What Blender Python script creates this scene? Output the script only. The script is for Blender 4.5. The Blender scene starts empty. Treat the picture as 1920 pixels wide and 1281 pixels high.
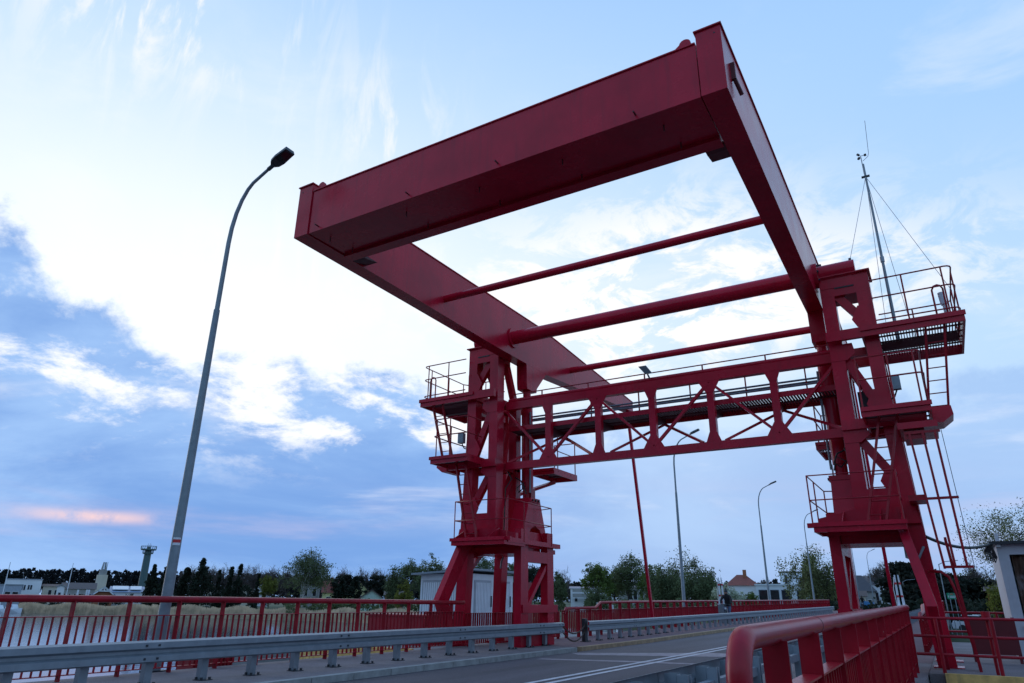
import bpy, bmesh, math, random
import numpy as np
from mathutils import Vector, Matrix
R = math.radians
random.seed(7); RNG = np.random.default_rng(7)
scene = bpy.context.scene
col = scene.collection

# ------------------------------------------------------------------ camera
CAM_H = 1.45
PITCH, ROLL, YAW, FPX = R(20.614), R(0.58), R(31.081), 1290.8
FWD = Vector((-math.sin(YAW)*math.cos(PITCH), math.cos(YAW)*math.cos(PITCH), math.sin(PITCH)))
_r = Vector((math.cos(YAW), math.sin(YAW), 0)); _u = _r.cross(FWD)
RIGHT = _r*math.cos(ROLL) + _u*math.sin(ROLL); UPV = -_r*math.sin(ROLL) + _u*math.cos(ROLL)
cd = bpy.data.cameras.new('camera'); cam = bpy.data.objects.new('camera', cd); col.objects.link(cam)
cd.sensor_width = 36; cd.lens = FPX/1920*36; cd.clip_start = .05; cd.clip_end = 6000
M3 = Matrix((RIGHT, UPV, -FWD)).transposed().to_4x4(); M3.translation = (0, 0, CAM_H)
cam.matrix_world = M3
scene.camera = cam

# ------------------------------------------------------------------ view
scene.view_settings.view_transform = 'Standard'; scene.view_settings.look = 'None'
scene.view_settings.gamma = 1; scene.view_settings.exposure = .18; scene.view_settings.use_curve_mapping = False

# ------------------------------------------------------------------ sky
SUN_AZ, SUN_EL = R(-88), R(11)       # azimuth from +Y towards +X
world = bpy.data.worlds.new('World'); scene.world = world; world.use_nodes = True
nt = world.node_tree; nt.nodes.clear()
def WN(t): return nt.nodes.new(t)
def lk(a, b): nt.links.new(a, b)
def mth(op, a, b=None, c=None, clamp=False):
    n = WN('ShaderNodeMath'); n.operation = op; n.use_clamp = clamp
    for i, v in enumerate((a, b, c)):
        if v is None: continue
        if isinstance(v, (int, float)): n.inputs[i].default_value = v
        else: lk(v, n.inputs[i])
    return n.outputs[0]
def sstep(v, lo, hi):
    n = WN('ShaderNodeMapRange'); n.interpolation_type = 'SMOOTHSTEP'
    lk(v, n.inputs[0]); n.inputs[1].default_value = lo; n.inputs[2].default_value = hi
    return n.outputs[0]
def mixc(f, a, b):
    n = WN('ShaderNodeMix'); n.data_type = 'RGBA'
    for k, v in ((0, f), (6, a), (7, b)):
        if isinstance(v, (int, float)): n.inputs[k].default_value = v
        elif isinstance(v, tuple): n.inputs[k].default_value = (*v, 1)
        else: lk(v, n.inputs[k])
    return n.outputs[2]
def ramp(v, stops, interp='EASE'):
    n = WN('ShaderNodeValToRGB'); lk(v, n.inputs[0]); cr = n.color_ramp; cr.interpolation = interp
    while len(cr.elements) < len(stops): cr.elements.new(.5)
    for e, (p, c) in zip(cr.elements, stops):
        e.position = p; e.color = (*c, 1) if isinstance(c, tuple) else (c, c, c, 1)
    return n.outputs[0]
tc = WN('ShaderNodeTexCoord'); sep = WN('ShaderNodeSeparateXYZ'); lk(tc.outputs['Generated'], sep.inputs[0])
dx, dy, dz = sep.outputs
EL = mth('MULTIPLY', mth('ARCSINE', dz), 57.2958)                    # degrees
AZ = mth('MULTIPLY', mth('ARCTAN2', dx, dy), 57.2958)
# cloud sheet coordinates: direction projected on a level layer
den = mth('ADD', mth('MAXIMUM', dz, 0.0), .10)
cmb = WN('ShaderNodeCombineXYZ'); lk(mth('DIVIDE', dx, den), cmb.inputs[0]); lk(mth('DIVIDE', dy, den), cmb.inputs[1])
def wnoise(scale, detail, rough, loc=(0, 0, 0), sc=(1, 1, 1), rot=0, dist=0., src=None):
    mp = WN('ShaderNodeMapping'); lk(src or cmb.outputs[0], mp.inputs[0])
    mp.inputs['Location'].default_value = loc; mp.inputs['Scale'].default_value = sc; mp.inputs['Rotation'].default_value = (0, 0, rot)
    n = WN('ShaderNodeTexNoise'); lk(mp.outputs[0], n.inputs['Vector'])
    n.inputs['Scale'].default_value = scale; n.inputs['Detail'].default_value = detail
    n.inputs['Roughness'].default_value = rough; n.inputs['Distortion'].default_value = dist
    return n.outputs[0]
nish = WN('ShaderNodeTexSky'); nish.sky_type = 'NISHITA'; nish.sun_disc = False
nish.sun_elevation = SUN_EL; nish.sun_rotation = SUN_AZ; nish.altitude = 0; nish.dust_density = .6; nish.ozone_density = 2.0
nsc = WN('ShaderNodeVectorMath'); nsc.operation = 'SCALE'; lk(nish.outputs[0], nsc.inputs[0]); nsc.inputs['Scale'].default_value = .10
elr = mth('DIVIDE', EL, 90., clamp=True)
clear = ramp(elr, [(0, (.31, .45, .76)), (.07, (.35, .54, .86)), (.2, (.40, .63, .93)), (.40, (.30, .55, .93)), (.75, (.22, .44, .86))])
daz = mth('SUBTRACT', AZ, -58.); dela = mth('SUBTRACT', EL, 20.)
def gauss(x, sx, y, sy): return mth('EXPONENT', mth('MULTIPLY', mth('ADD', mth('POWER', mth('DIVIDE', x, sx), 2.), mth('POWER', mth('DIVIDE', y, sy), 2.)), -1.))
def blob(az, sa, el, se): return gauss(mth('SUBTRACT', AZ, az), sa, mth('SUBTRACT', EL, el), se)
glow = gauss(daz, 36., dela, 15.); glow2 = gauss(daz, 60., dela, 28.)
sky = mixc(.06, clear, nsc.outputs[0])
sky = mixc(mth('MULTIPLY', glow2, .55), sky, (.82, .93, 1.0))
sky = mixc(mth('MULTIPLY', glow, .85), sky, (.96, .98, 1.0))
# sky angles as a texture plane (degrees / 10)
ae = WN('ShaderNodeCombineXYZ'); lk(mth('DIVIDE', AZ, 10.), ae.inputs[0]); lk(mth('DIVIDE', EL, 10.), ae.inputs[1])
A_ = ae.outputs[0]
# high thin wisps, combed downwards
nw = wnoise(1.5, 10, .62, (3.2, 1.7, 0), (1.9, .55, 1), R(-24), .8, A_)
wsp = mth('MULTIPLY', sstep(nw, .47, .66), mth('ADD', mth('ADD', blob(-66., 11., 43., 6.5), mth('MULTIPLY', blob(-43., 6., 37., 5.), .55)), mth('MULTIPLY', blob(-49., 8., 26., 4.), .5)))
sky = mixc(mth('MULTIPLY', wsp, .95, clamp=True), sky, (.98, .94, .95))
# broken altocumulus patches
n2 = wnoise(1.9, 11, .66, (1.3, 7.7, 0), (.8, 1.5, 1), R(-16), .5, A_)
pat = mth('ADD', mth('ADD', blob(-27., 13., 24., 3.6), blob(-20., 9., 20., 3.)), mth('ADD', mth('MULTIPLY', blob(-6., 14., 23., 4.5), .8), mth('MULTIPLY', blob(-18., 12., 29., 3.5), .6)))
alt = mth('MULTIPLY', sstep(n2, .43, .57), mth('MULTIPLY', pat, 1.25), clamp=True)
sky = mixc(mth('MULTIPLY', alt, .85), sky, (.98, .95, .95))
nh = wnoise(.9, 8, .6, (6.3, 2.7, 0), (.6, 1.3, 1), R(-10), .4, A_)
sky = mixc(mth('MULTIPLY', mth('MULTIPLY', sstep(nh, .5, .72), mth('MULTIPLY', sstep(EL, 12., 20.), mth('SUBTRACT', 1., sstep(EL, 34., 48.)))), .26), sky, (.95, .94, .97))
# the blue-grey cloud bank under the glow: its upper edge falls from the south-west to the north
azr = mth('DIVIDE', mth('ADD', AZ, 180.), 360., clamp=True)
def azp(a): return (a+180)/360
edge = mth('MULTIPLY', ramp(azr, [(0, .42), (azp(-100), .78), (azp(-72), .77), (azp(-64), .68), (azp(-57), .54), (azp(-50), .58), (azp(-42), .60), (azp(-34), .50), (azp(-20), .47), (azp(0), .50), (azp(25), .50), (1, .42)], 'LINEAR'), 30.)
nb = wnoise(1.45, 13, .62, (2.1, .4, 0), (.95, 1.25, 1), R(-22), .12, A_)
bk = mth('ADD', mth('SUBTRACT', edge, EL), mth('MULTIPLY', mth('SUBTRACT', nb, .5), 13.))
bank = sstep(bk, -.6, 2.0)
soft = sstep(AZ, -38., -14.)
banks = mth('MULTIPLY', bank, mth('SUBTRACT', 1., mth('MULTIPLY', soft, .42)))
nb2 = wnoise(.75, 9, .60, (5.5, 3.3, 0), (.55, 1.6, 1), R(-14), .5, A_)
bcol = mixc(sstep(nb2, .34, .66), (.155, .325, .70), (.31, .51, .86))
bcol = mixc(mth('MULTIPLY', soft, .42), bcol, (.34, .50, .80))
sky = mixc(mth('MULTIPLY', banks, .95), sky, bcol)
# bright gaps and dapples inside the bank
n3 = wnoise(1.5, 13, .66, (9.3, 6.1, 0), (.80, 1.7, 1), R(-22), .18, A_)
band = mth('ADD', mth('MULTIPLY', blob(-49., 13., 15.5, 4.0), 1.25), mth('ADD', mth('MULTIPLY', blob(-68., 9., 15.6, 1.6), .9), mth('ADD', mth('MULTIPLY', blob(-60., 14., 12.5, 3.), .55), mth('MULTIPLY', blob(-38., 8., 13.5, 3.), .8))))
gap = mth('MULTIPLY', sstep(mth('ADD', n3, mth('MULTIPLY', mth('MINIMUM', band, 1.), .10)), .53, .69), mth('MINIMUM', band, 1.))
sky = mixc(mth('MULTIPLY', gap, .95), sky, (.95, .96, 1.0))
n3b = wnoise(.8, 9, .6, (1.7, 8.8, 0), (.4, 1.9, 1), R(-12), .4, A_)
gap2 = mth('MULTIPLY', sstep(n3b, .54, .70), mth('MULTIPLY', sstep(EL, 4., 8.), mth('SUBTRACT', 1., sstep(EL, 13., 19.))))
sky = mixc(mth('MULTIPLY', gap2, .58), sky, (.78, .83, .95))
# pink tints close to the horizon
n4 = wnoise(.9, 8, .6, (4.4, 9.9, 0), (.28, 2.2, 1), R(-5), .3, A_)
pk = mth('MULTIPLY', sstep(n4, .47, .64), mth('MULTIPLY', sstep(EL, 1.5, 4.), mth('SUBTRACT', 1., sstep(EL, 5.5, 10.))))
sky = mixc(mth('MULTIPLY', pk, .32), sky, (.62, .56, .74))
pk2 = mth('MULTIPLY', blob(-61.5, 4., 5.2, .40), sstep(nb, .40, .56))
sky = mixc(mth('MULTIPLY', pk2, .8), sky, (.98, .66, .62))
# below the horizon: dull ground colour
sky = mixc(sstep(EL, -2., -.2), (.10, .11, .12), sky)
bg = WN('ShaderNodeBackground'); lk(sky, bg.inputs[0]); bg.inputs[1].default_value = 1.0
wo = WN('ShaderNodeOutputWorld'); lk(bg.outputs[0], wo.inputs[0])

# ------------------------------------------------------------------ sun, low and veiled by the cloud bank
sl = bpy.data.lights.new('sun', 'SUN'); sl.energy = .5; sl.angle = R(25); sl.color = (1, .90, .80)
sun = bpy.data.objects.new('sun', sl); col.objects.link(sun)
sd = Vector((math.sin(SUN_AZ)*math.cos(SUN_EL), math.cos(SUN_AZ)*math.cos(SUN_EL), math.sin(SUN_EL)))
sun.rotation_euler = sd.to_track_quat('Z', 'Y').to_euler(); sun.location = (-60, 5, 30)

# ------------------------------------------------------------------ materials
MATS = {}
def mat(name, c, rough=.6, metal=0., var=.12, vscale=3., spec=.5, bump=0., bscale=40., streak=0., stretch=(1, 1, 1), dirt=None, coord='pos', speck=0.):
    m = bpy.data.materials.new(name); m.use_nodes = True; t = m.node_tree; b = t.nodes['Principled BSDF']
    b.inputs['Roughness'].default_value = rough; b.inputs['Metallic'].default_value = metal; b.inputs['Specular IOR Level'].default_value = spec
    g = t.nodes.new('ShaderNodeNewGeometry'); mp = t.nodes.new('ShaderNodeMapping'); t.links.new(g.outputs['Position'], mp.inputs[0])
    mp.inputs['Scale'].default_value = stretch
    n = t.nodes.new('ShaderNodeTexNoise'); t.links.new(mp.outputs[0], n.inputs['Vector']); n.inputs['Scale'].default_value = vscale; n.inputs['Detail'].default_value = 6; n.inputs['Roughness'].default_value = .6
    rp = t.nodes.new('ShaderNodeValToRGB'); t.links.new(n.outputs[0], rp.inputs[0])
    rp.color_ramp.elements[0].position = .32; rp.color_ramp.elements[1].position = .7
    rp.color_ramp.elements[0].color = (*[x*(1-var) for x in c], 1); rp.color_ramp.elements[1].color = (*[min(1, x*(1+var)) for x in c], 1)
    out = rp.outputs[0]
    if streak:
        n2 = t.nodes.new('ShaderNodeTexNoise'); mp2 = t.nodes.new('ShaderNodeMapping'); t.links.new(g.outputs['Position'], mp2.inputs[0])
        mp2.inputs['Scale'].default_value = (5, 5, .35); t.links.new(mp2.outputs[0], n2.inputs['Vector']); n2.inputs['Scale'].default_value = 1.6; n2.inputs['Detail'].default_value = 5
        r2 = t.nodes.new('ShaderNodeMapRange'); t.links.new(n2.outputs[0], r2.inputs[0]); r2.inputs[1].default_value = .55; r2.inputs[2].default_value = .75; r2.inputs[4].default_value = streak
        mx = t.nodes.new('ShaderNodeMix'); mx.data_type = 'RGBA'; t.links.new(r2.outputs[0], mx.inputs[0]); t.links.new(out, mx.inputs[6]); mx.inputs[7].default_value = (*(dirt or [x*.45+.01 for x in c]), 1)
        out = mx.outputs[2]
    if speck:
        n3 = t.nodes.new('ShaderNodeTexNoise'); t.links.new(g.outputs['Position'], n3.inputs['Vector']); n3.inputs['Scale'].default_value = 70; n3.inputs['Detail'].default_value = 3
        r3 = t.nodes.new('ShaderNodeMapRange'); t.links.new(n3.outputs[0], r3.inputs[0]); r3.inputs[1].default_value = .35; r3.inputs[2].default_value = .7; r3.inputs[3].default_value = 1-speck; r3.inputs[4].default_value = 1+speck
        mx = t.nodes.new('ShaderNodeVectorMath'); mx.operation = 'SCALE'; t.links.new(out, mx.inputs[0]); t.links.new(r3.outputs[0], mx.inputs['Scale']); out = mx.outputs[0]
    t.links.new(out, b.inputs['Base Color'])
    rr = t.nodes.new('ShaderNodeMapRange'); t.links.new(n.outputs[0], rr.inputs[0]); rr.inputs[3].default_value = max(.02, rough-.08); rr.inputs[4].default_value = min(1, rough+.08); t.links.new(rr.outputs[0], b.inputs['Roughness'])
    if bump:
        nb_ = t.nodes.new('ShaderNodeTexNoise'); t.links.new(mp.outputs[0], nb_.inputs['Vector']); nb_.inputs['Scale'].default_value = bscale; nb_.inputs['Detail'].default_value = 4
        bp = t.nodes.new('ShaderNodeBump'); bp.inputs['Strength'].default_value = bump; bp.inputs['Distance'].default_value = .02
        t.links.new(nb_.outputs[0], bp.inputs['Height']); t.links.new(bp.outputs[0], b.inputs['Normal'])
    MATS[name] = m; return m
RED = mat('red_paint', (.47, .008, .029), .26, var=.18, vscale=1.1, streak=.45, dirt=(.27, .012, .026), bump=.02, bscale=6, spec=.24)
RED2 = mat('red_rail_paint', (.33, .007, .018), .32, var=.22, vscale=3, streak=.4, dirt=(.17, .012, .016), bump=.04, bscale=30, spec=.3)
PANELR = mat('dark_red_sheet', (.13, .007, .012), .6)  # one even dark red for the windbreak panel
DOORSHADE = mat('door_groove_shade', (.36, .38, .41), .6)  # shade of the grooves between kiosk door ribs, put into the base colour
DARKRED = mat('dark_red_grating', (.10, .012, .016), .6)
BLACK = mat('black_rubber', (.012, .012, .014), .5)
DSTEEL = mat('dark_steel', (.035, .038, .045), .45, metal=.3)
GALV = mat('galvanised_steel', (.25, .285, .32), .50, metal=.45, var=.12, vscale=5, streak=.22, dirt=(.15, .15, .16))
GALVP = mat('galvanised_pole', (.235, .275, .30), .55, metal=.2, var=.14, vscale=6, spec=.3)
ASPH = mat('asphalt', (.088, .074, .086), .80, var=.32, vscale=1.3, bump=.5, bscale=90, speck=.35, stretch=(1.1, .10, 1))
PAVE = mat('pavement_concrete', (.19, .16, .165), .85, var=.25, vscale=1.2, bump=.3, bscale=40, speck=.25)
PAVER = mat('reddish_deck', (.155, .085, .095), .85, var=.2, vscale=2, bump=.2, speck=.25)
KERB = mat('kerb_concrete', (.30, .30, .29), .85, var=.25, vscale=4, bump=.3, streak=.3)
YELLOW = mat('worn_yellow_paint', (.78, .47, .15), .8, var=.30, vscale=4, streak=.6, dirt=(.20, .14, .08))
YELK = mat('faded_yellow_kerb', (.36, .24, .14), .85, var=.35, vscale=4, streak=.5, dirt=(.20, .16, .14))
WHITEP = mat('white_road_paint', (.55, .53, .56), .7, var=.22, vscale=5, speck=.2)
PALEJ = mat('pale_joint_concrete', (.30, .25, .27), .8, var=.3, vscale=5)
WHITE = mat('white_sheet_metal', (.66, .69, .72), .5, var=.06, streak=.25, dirt=(.36, .38, .38))
CABW = mat('cabin_white', (.50, .52, .56), .5, var=.08, streak=.2)
CURT = mat('brown_curtain', (.34, .17, .13), .8, var=.4, vscale=2, stretch=(9, 9, .3))
GLASS = mat('dark_glass', (.02, .023, .027), .08, var=.2, spec=.6)
CONC = mat('pier_concrete', (.24, .235, .23), .9, var=.25, vscale=.8, bump=.3, streak=.4)
CHAIN = mat('rusty_chain', (.07, .05, .04), .6, metal=.5)
# chipped and scuffed spots on the hand rails
t = RED2.node_tree; b = t.nodes['Principled BSDF']; g = t.nodes.new('ShaderNodeNewGeometry'); n = t.nodes.new('ShaderNodeTexNoise'); t.links.new(g.outputs['Position'], n.inputs['Vector']); n.inputs['Scale'].default_value = 9; n.inputs['Detail'].default_value = 7; n.inputs['Roughness'].default_value = .7
r_ = t.nodes.new('ShaderNodeMapRange'); t.links.new(n.outputs[0], r_.inputs[0]); r_.inputs[1].default_value = .665; r_.inputs[2].default_value = .70; mx = t.nodes.new('ShaderNodeMix'); mx.data_type = 'RGBA'
src = b.inputs['Base Color'].links[0].from_socket; t.links.new(r_.outputs[0], mx.inputs[0]); t.links.new(src, mx.inputs[6]); mx.inputs[7].default_value = (.42, .17, .16, 1); t.links.new(mx.outputs[2], b.inputs['Base Color'])
def leafmat(name, c, var=.35):
    m = mat(name, c, .75, var=var, vscale=.5, spec=.2); t = m.node_tree; b = t.nodes['Principled BSDF']; o = t.nodes['Material Output']
    tl = t.nodes.new('ShaderNodeBsdfTranslucent'); ms = t.nodes.new('ShaderNodeMixShader'); ms.inputs[0].default_value = .35
    src = b.inputs['Base Color'].links[0].from_socket; t.links.new(src, tl.inputs[0]); t.links.new(b.outputs[0], ms.inputs[1]); t.links.new(tl.outputs[0], ms.inputs[2]); t.links.new(ms.outputs[0], o.inputs[0])
    return m
L_FRESH = leafmat('fresh_leaves', (.12, .17, .042)); L_MID = leafmat('spring_leaves', (.115, .145, .066)); L_OLIVE = leafmat('willow_leaves', (.16, .175, .072))
L_DARK = leafmat('dark_evergreen', (.022, .032, .020)); L_YEL = leafmat('yellow_green_leaves', (.15, .16, .03)); L_BLOS = leafmat('white_blossom', (.42, .46, .33), .2)
L_PINE = leafmat('pine_needles', (.022, .028, .020)); L_BUD = leafmat('brown_buds', (.11, .085, .07)); L_FAR = leafmat('distant_pines', (.016, .020, .024))
BARK = mat('bark', (.075, .062, .056), .9, var=.3); BIRCH = mat('birch_bark', (.36, .35, .33), .8, var=.4, vscale=3)
REED = mat('dry_reed', (.60, .46, .30), .9, var=.35, vscale=.6)
GRASSM = mat('bank_grass', (.055, .075, .028), .95, var=.4, vscale=.05)
ROOFR = mat('red_roof_tile', (.20, .045, .030), .8, var=.3, vscale=2); ROOFD = mat('dark_roof_tile', (.045, .042, .050), .7, var=.3, vscale=2)
ROOFB = mat('brown_roof', (.085, .055, .05), .8, var=.3, vscale=2); ROOFBL = mat('blue_sheet_roof', (.22, .29, .40), .5, var=.1)
WALLW = mat('white_render', (.68, .70, .71), .9, var=.06, vscale=.4); WALLC = mat('cream_render', (.55, .50, .40), .9, var=.08, vscale=.4)
WALLY = mat('yellow_render', (.58, .54, .26), .9, var=.08); WALLG = mat('grey_render', (.30, .295, .28), .9, var=.12, vscale=.5); WALLBL = mat('grey_blue_cladding', (.30, .34, .40), .7)
WALLGN = mat('pale_green_render', (.42, .52, .44), .9); GREENT = mat('green_tower_paint', (.055, .105, .105), .6, var=.15); SIGNG = mat('green_sign', (.0, .25, .12), .5, var=.02)
BRICK = mat('orange_brick', (.30, .12, .06), .9); REDBL = mat('deep_red_paint', (.30, .008, .016), .5, var=.15)
JACKET = mat('black_jacket', (.012, .012, .015), .8); JEANS = mat('blue_jeans', (.06, .09, .16), .9); SKIN = mat('skin', (.45, .25, .18), .6)
REDSTRIPE = mat('barrier_red', (.50, .03, .03), .5); CARW = mat('white_car_paint', (.70, .71, .74), .25); CARB = mat('blue_car_paint', (.08, .15, .40), .25); TARP = mat('blue_tarp', (.05, .22, .45), .5)
LAMPG = mat('lamp_body', (.055, .065, .075), .5, metal=.2)
# water
wm = bpy.data.materials.new('water'); wm.use_nodes = True; t = wm.node_tree; b = t.nodes['Principled BSDF']
b.inputs['Base Color'].default_value = (.03, .045, .06, 1); b.inputs['Roughness'].default_value = .10; b.inputs['IOR'].default_value = 1.33; b.inputs['Specular IOR Level'].default_value = .9
g = t.nodes.new('ShaderNodeNewGeometry'); mp = t.nodes.new('ShaderNodeMapping'); t.links.new(g.outputs['Position'], mp.inputs[0]); mp.inputs['Rotation'].default_value = (0, 0, R(35)); mp.inputs['Scale'].default_value = (.55, 1.5, 1)
n = t.nodes.new('ShaderNodeTexNoise'); t.links.new(mp.outputs[0], n.inputs[0]); n.inputs['Scale'].default_value = .9; n.inputs['Detail'].default_value = 4; n.inputs['Roughness'].default_value = .5
bp = t.nodes.new('ShaderNodeBump'); bp.inputs['Strength'].default_value = .16; bp.inputs['Distance'].default_value = .10; t.links.new(n.outputs[0], bp.inputs['Height']); t.links.new(bp.outputs[0], b.inputs['Normal'])
WATER = wm

# ------------------------------------------------------------------ geometry helpers
ORG = {}
class MB:
    def __init__(s): s.v = []; s.f = []
    def add(s, vs, fs):
        o = len(s.v); s.v += [tuple(v) for v in vs]; s.f += [tuple(i+o for i in f) for f in fs]; return s
    def hexa(s, p):     # 8 corners: bottom 4 ccw, top 4 ccw
        return s.add(p, [(3, 2, 1, 0), (4, 5, 6, 7), (0, 1, 5, 4), (1, 2, 6, 5), (2, 3, 7, 6), (3, 0, 4, 7)])
    def box(s, x0, x1, y0, y1, z0, z1):
        x0, x1 = sorted((x0, x1)); y0, y1 = sorted((y0, y1)); z0, z1 = sorted((z0, z1))
        return s.hexa([(x0, y0, z0), (x1, y0, z0), (x1, y1, z0), (x0, y1, z0), (x0, y0, z1), (x1, y0, z1), (x1, y1, z1), (x0, y1, z1)])
    def bar(s, p, q, w, h=None, up=(0, 0, 1)):
        h = w if h is None else h
        p, q = Vector(p), Vector(q); d = (q-p).normalized(); up = Vector(up)
        if abs(d.dot(up)) > .98: up = Vector((0, 1, 0))
        a = d.cross(up).normalized()*w/2; c = a.cross(d).normalized()*h/2
        return s.hexa([p-a-c, p+a-c, q+a-c, q-a-c, p-a+c, p+a+c, q+a+c, q-a+c])
    def prism(s, poly, axis, a, b_):
        n = len(poly)
        def mk(u, v, w): return {'x': (w, u, v), 'y': (u, w, v), 'z': (u, v, w)}[axis]
        vs = [mk(u, v, a) for u, v in poly]+[mk(u, v, b_) for u, v in poly]
        fs = [tuple(range(n))[::-1], tuple(range(n, 2*n))]+[(i, (i+1) % n, n+(i+1) % n, n+i) for i in range(n)]
        return s.add(vs, fs)
    def tube(s, pts, r, n=8, r2=None):
        pts = [Vector(p) for p in pts]; m = len(pts); rs = [r+(((r2 if r2 is not None else r)-r)*i/max(1, m-1)) for i in range(m)]
        prev = None; vs = []
        for i, p in enumerate(pts):
            d = (pts[min(i+1, m-1)]-pts[max(i-1, 0)]).normalized()
            if prev is None:
                a = d.orthogonal().normalized()
            else:
                a = (prev-d*prev.dot(d)).normalized()
            prev = a; c = d.cross(a)
            for k in range(n):
                t_ = 2*math.pi*(k+.5)/n; vs.append(p+(a*math.cos(t_)+c*math.sin(t_))*rs[i])
        fs = [(i*n+k, i*n+(k+1) % n, (i+1)*n+(k+1) % n, (i+1)*n+k) for i in range(m-1) for k in range(n)]
        k0 = len(vs); vs += vs[:n]+vs[(m-1)*n:m*n]; fs += [tuple(range(k0, k0+n))[::-1], tuple(range(k0+n, k0+2*n))]
        return s.add(vs, fs)
    def mesh(s, name, m, org=(0, 0, 0), smooth=False):
        me = bpy.data.meshes.new(name); o = Vector(org)
        me.from_pydata([Vector(v)-o for v in s.v], [], s.f)
        bm = bmesh.new(); bm.from_mesh(me); bmesh.ops.recalc_face_normals(bm, faces=bm.faces); bm.to_mesh(me); bm.free()
        if smooth:
            for p in me.polygons: p.use_smooth = len(p.vertices) == 4
        for mm in (m if isinstance(m, (list, tuple)) else [m]): me.materials.append(mm)
        return me
    def build(s, name, m, parent=None, smooth=False, org=None, label=None):
        if parent is not None: org = ORG[parent.name]
        elif org is None: org = (0, 0, 0)
        ob = bpy.data.objects.new(name, s.mesh(name, m, org, smooth)); col.objects.link(ob)
        if parent is not None: ob.parent = parent
        else: ob.location = org
        ORG[ob.name] = Vector(org)
        if label: ob['label'] = label
        return ob
def thing(name, label, cat, loc=(0, 0, 0), group=None):
    o = bpy.data.objects.new(name, None); col.objects.link(o); o.location = loc; o.empty_display_size = .3
    ORG[o.name] = Vector(loc); return tag(o, label, cat, group)
def tag(o, label, cat, group=None):
    o['label'] = label; o['category'] = cat
    if group: o['group'] = group
    return o
def struct(o): o['kind'] = 'structure'; return o
def inst(name, me, parent, loc):        # a part sharing mesh data, placed in world coordinates
    o = bpy.data.objects.new(name, me); col.objects.link(o); o.parent = parent; o.location = Vector(loc)-ORG[parent.name]; ORG[o.name] = Vector(loc); return o
def copytree(o, parent=None):
    c = o.copy(); col.objects.link(c); c.parent = parent; ORG[c.name] = ORG[o.name].copy()
    for ch in o.children: copytree(ch, c)
    return c
def at(u, d, z=0.):      # a spot on the ground: bearing of picture column u (at eye level), d metres away
    v = 1134.4+(u-1786)*.0101
    r = FWD+RIGHT*((u-960)/FPX)+UPV*((640.5-v)/FPX); h = math.hypot(r.x, r.y)
    return Vector((r.x/h*d, r.y/h*d, z))
def zat(u, v, d):        # height seen at picture row v, d metres away
    r = FWD+RIGHT*((u-960)/FPX)+UPV*((640.5-v)/FPX)
    return CAM_H+r.z/math.hypot(r.x, r.y)*d
XC = -6.368
def rise(y): return .0065*max(0., y-25)
# ================================================================== setting: water, banks, deck
def sheet(name, x0, x1, ys, z, m, th=.0, parent=None):
    b_ = MB(); vs = []
    for y in ys: vs += [(x0, y, z+rise(y)), (x1, y, z+rise(y))]
    b_.add(vs, [(2*i, 2*i+1, 2*i+3, 2*i+2) for i in range(len(ys)-1)])
    if th:
        n_ = len(vs); b_.v += [(x, y, zz-th) for x, y, zz in vs]
        b_.f += [(n_+2*i, n_+2*i+2, n_+2*i+3, n_+2*i+1) for i in range(len(ys)-1)]
        for i in range(len(ys)-1):
            b_.f += [(2*i, 2*i+2, n_+2*i+2, n_+2*i), (2*i+3, 2*i+1, n_+2*i+1, n_+2*i+3)]
        e = 2*len(ys)-2; b_.f += [(1, 0, n_, n_+1), (e, e+1, n_+e+1, n_+e)]
    return b_.build(name, m, parent)
WZ = -2.6
b_ = MB(); b_.add([(-2500, -300, WZ), (600, -300, WZ), (600, 900, WZ), (-2500, 900, WZ)], [(0, 1, 2, 3)]); struct(b_.build('water', WATER))
# bank: shoreline from the left round to the right, then out to the horizon
shore = [at(-900, 430), at(-400, 300), at(0, 226), at(150, 205), at(289, 184), at(500, 158), at(720, 134), at(1000, 118), at(1300, 112), at(1600, 106), at(1800, 80), at(2000, 66), at(2600, 60)]
b_ = MB(); vs = []; rows = [(1., -2.75), (1.05, -2.4), (1.30, -1.2), (2.2, -.6), (20, -.6)]
for k, z in rows:
    for p in shore: vs.append((p.x*k, p.y*k, z))
ns = len(shore); b_.add(vs, [(r_*ns+i, r_*ns+i+1, (r_+1)*ns+i+1, (r_+1)*ns+i) for r_ in range(len(rows)-1) for i in range(ns-1)])
struct(b_.build('ground', GRASSM))
RZ = .12
YS = [-30, 25, 60, 106, 150, 320]
def rise(y): return .0065*max(0., min(y, 106)-25)
struct(sheet('road', -9.26, -3.48, YS, RZ, ASPH))
for x0, x1 in ((-6.55, -6.43), (-6.27, -6.15)):
    struct(sheet('centre_line', x0, x1, [-30, 25, 60, 106], RZ+.005, WHITEP))
Z_ = RZ+.0035
b_ = MB(); b_.add([(-9.2, 18.55, Z_), (-8.7, 18.0, Z_), (-5.64, 19.64, Z_), (-3.6, 20.2, Z_), (-3.6, 21.3, Z_), (-6.03, 21.07, Z_)], [(0, 1, 2, 3, 4, 5)])
struct(b_.build('road_joint', PALEJ))
b_ = MB(); b_.add([(-8.9, 16.35, Z_), (-8.9, 16.05, Z_), (-6.47, 16.7, Z_), (-5.2, 16.95, Z_), (-5.2, 17.3, Z_), (-6.57, 17.1, Z_)], [(0, 1, 2, 3, 4, 5)])
struct(b_.build('road_joint', PALEJ))
DZ = .22
pl = struct(sheet('pavement_left', -12.25, -9.42, [-30, 19.3], DZ, PAVE, .3))
plf = struct(sheet('pavement_left_span', -12.25, -9.42, [19.34, 25, 60, 106, 150], DZ, PAVER, .3))
pr_ = struct(sheet('pavement_right', -3.32, -.62, [-30, 19.3], DZ, PAVE, .3))
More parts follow.
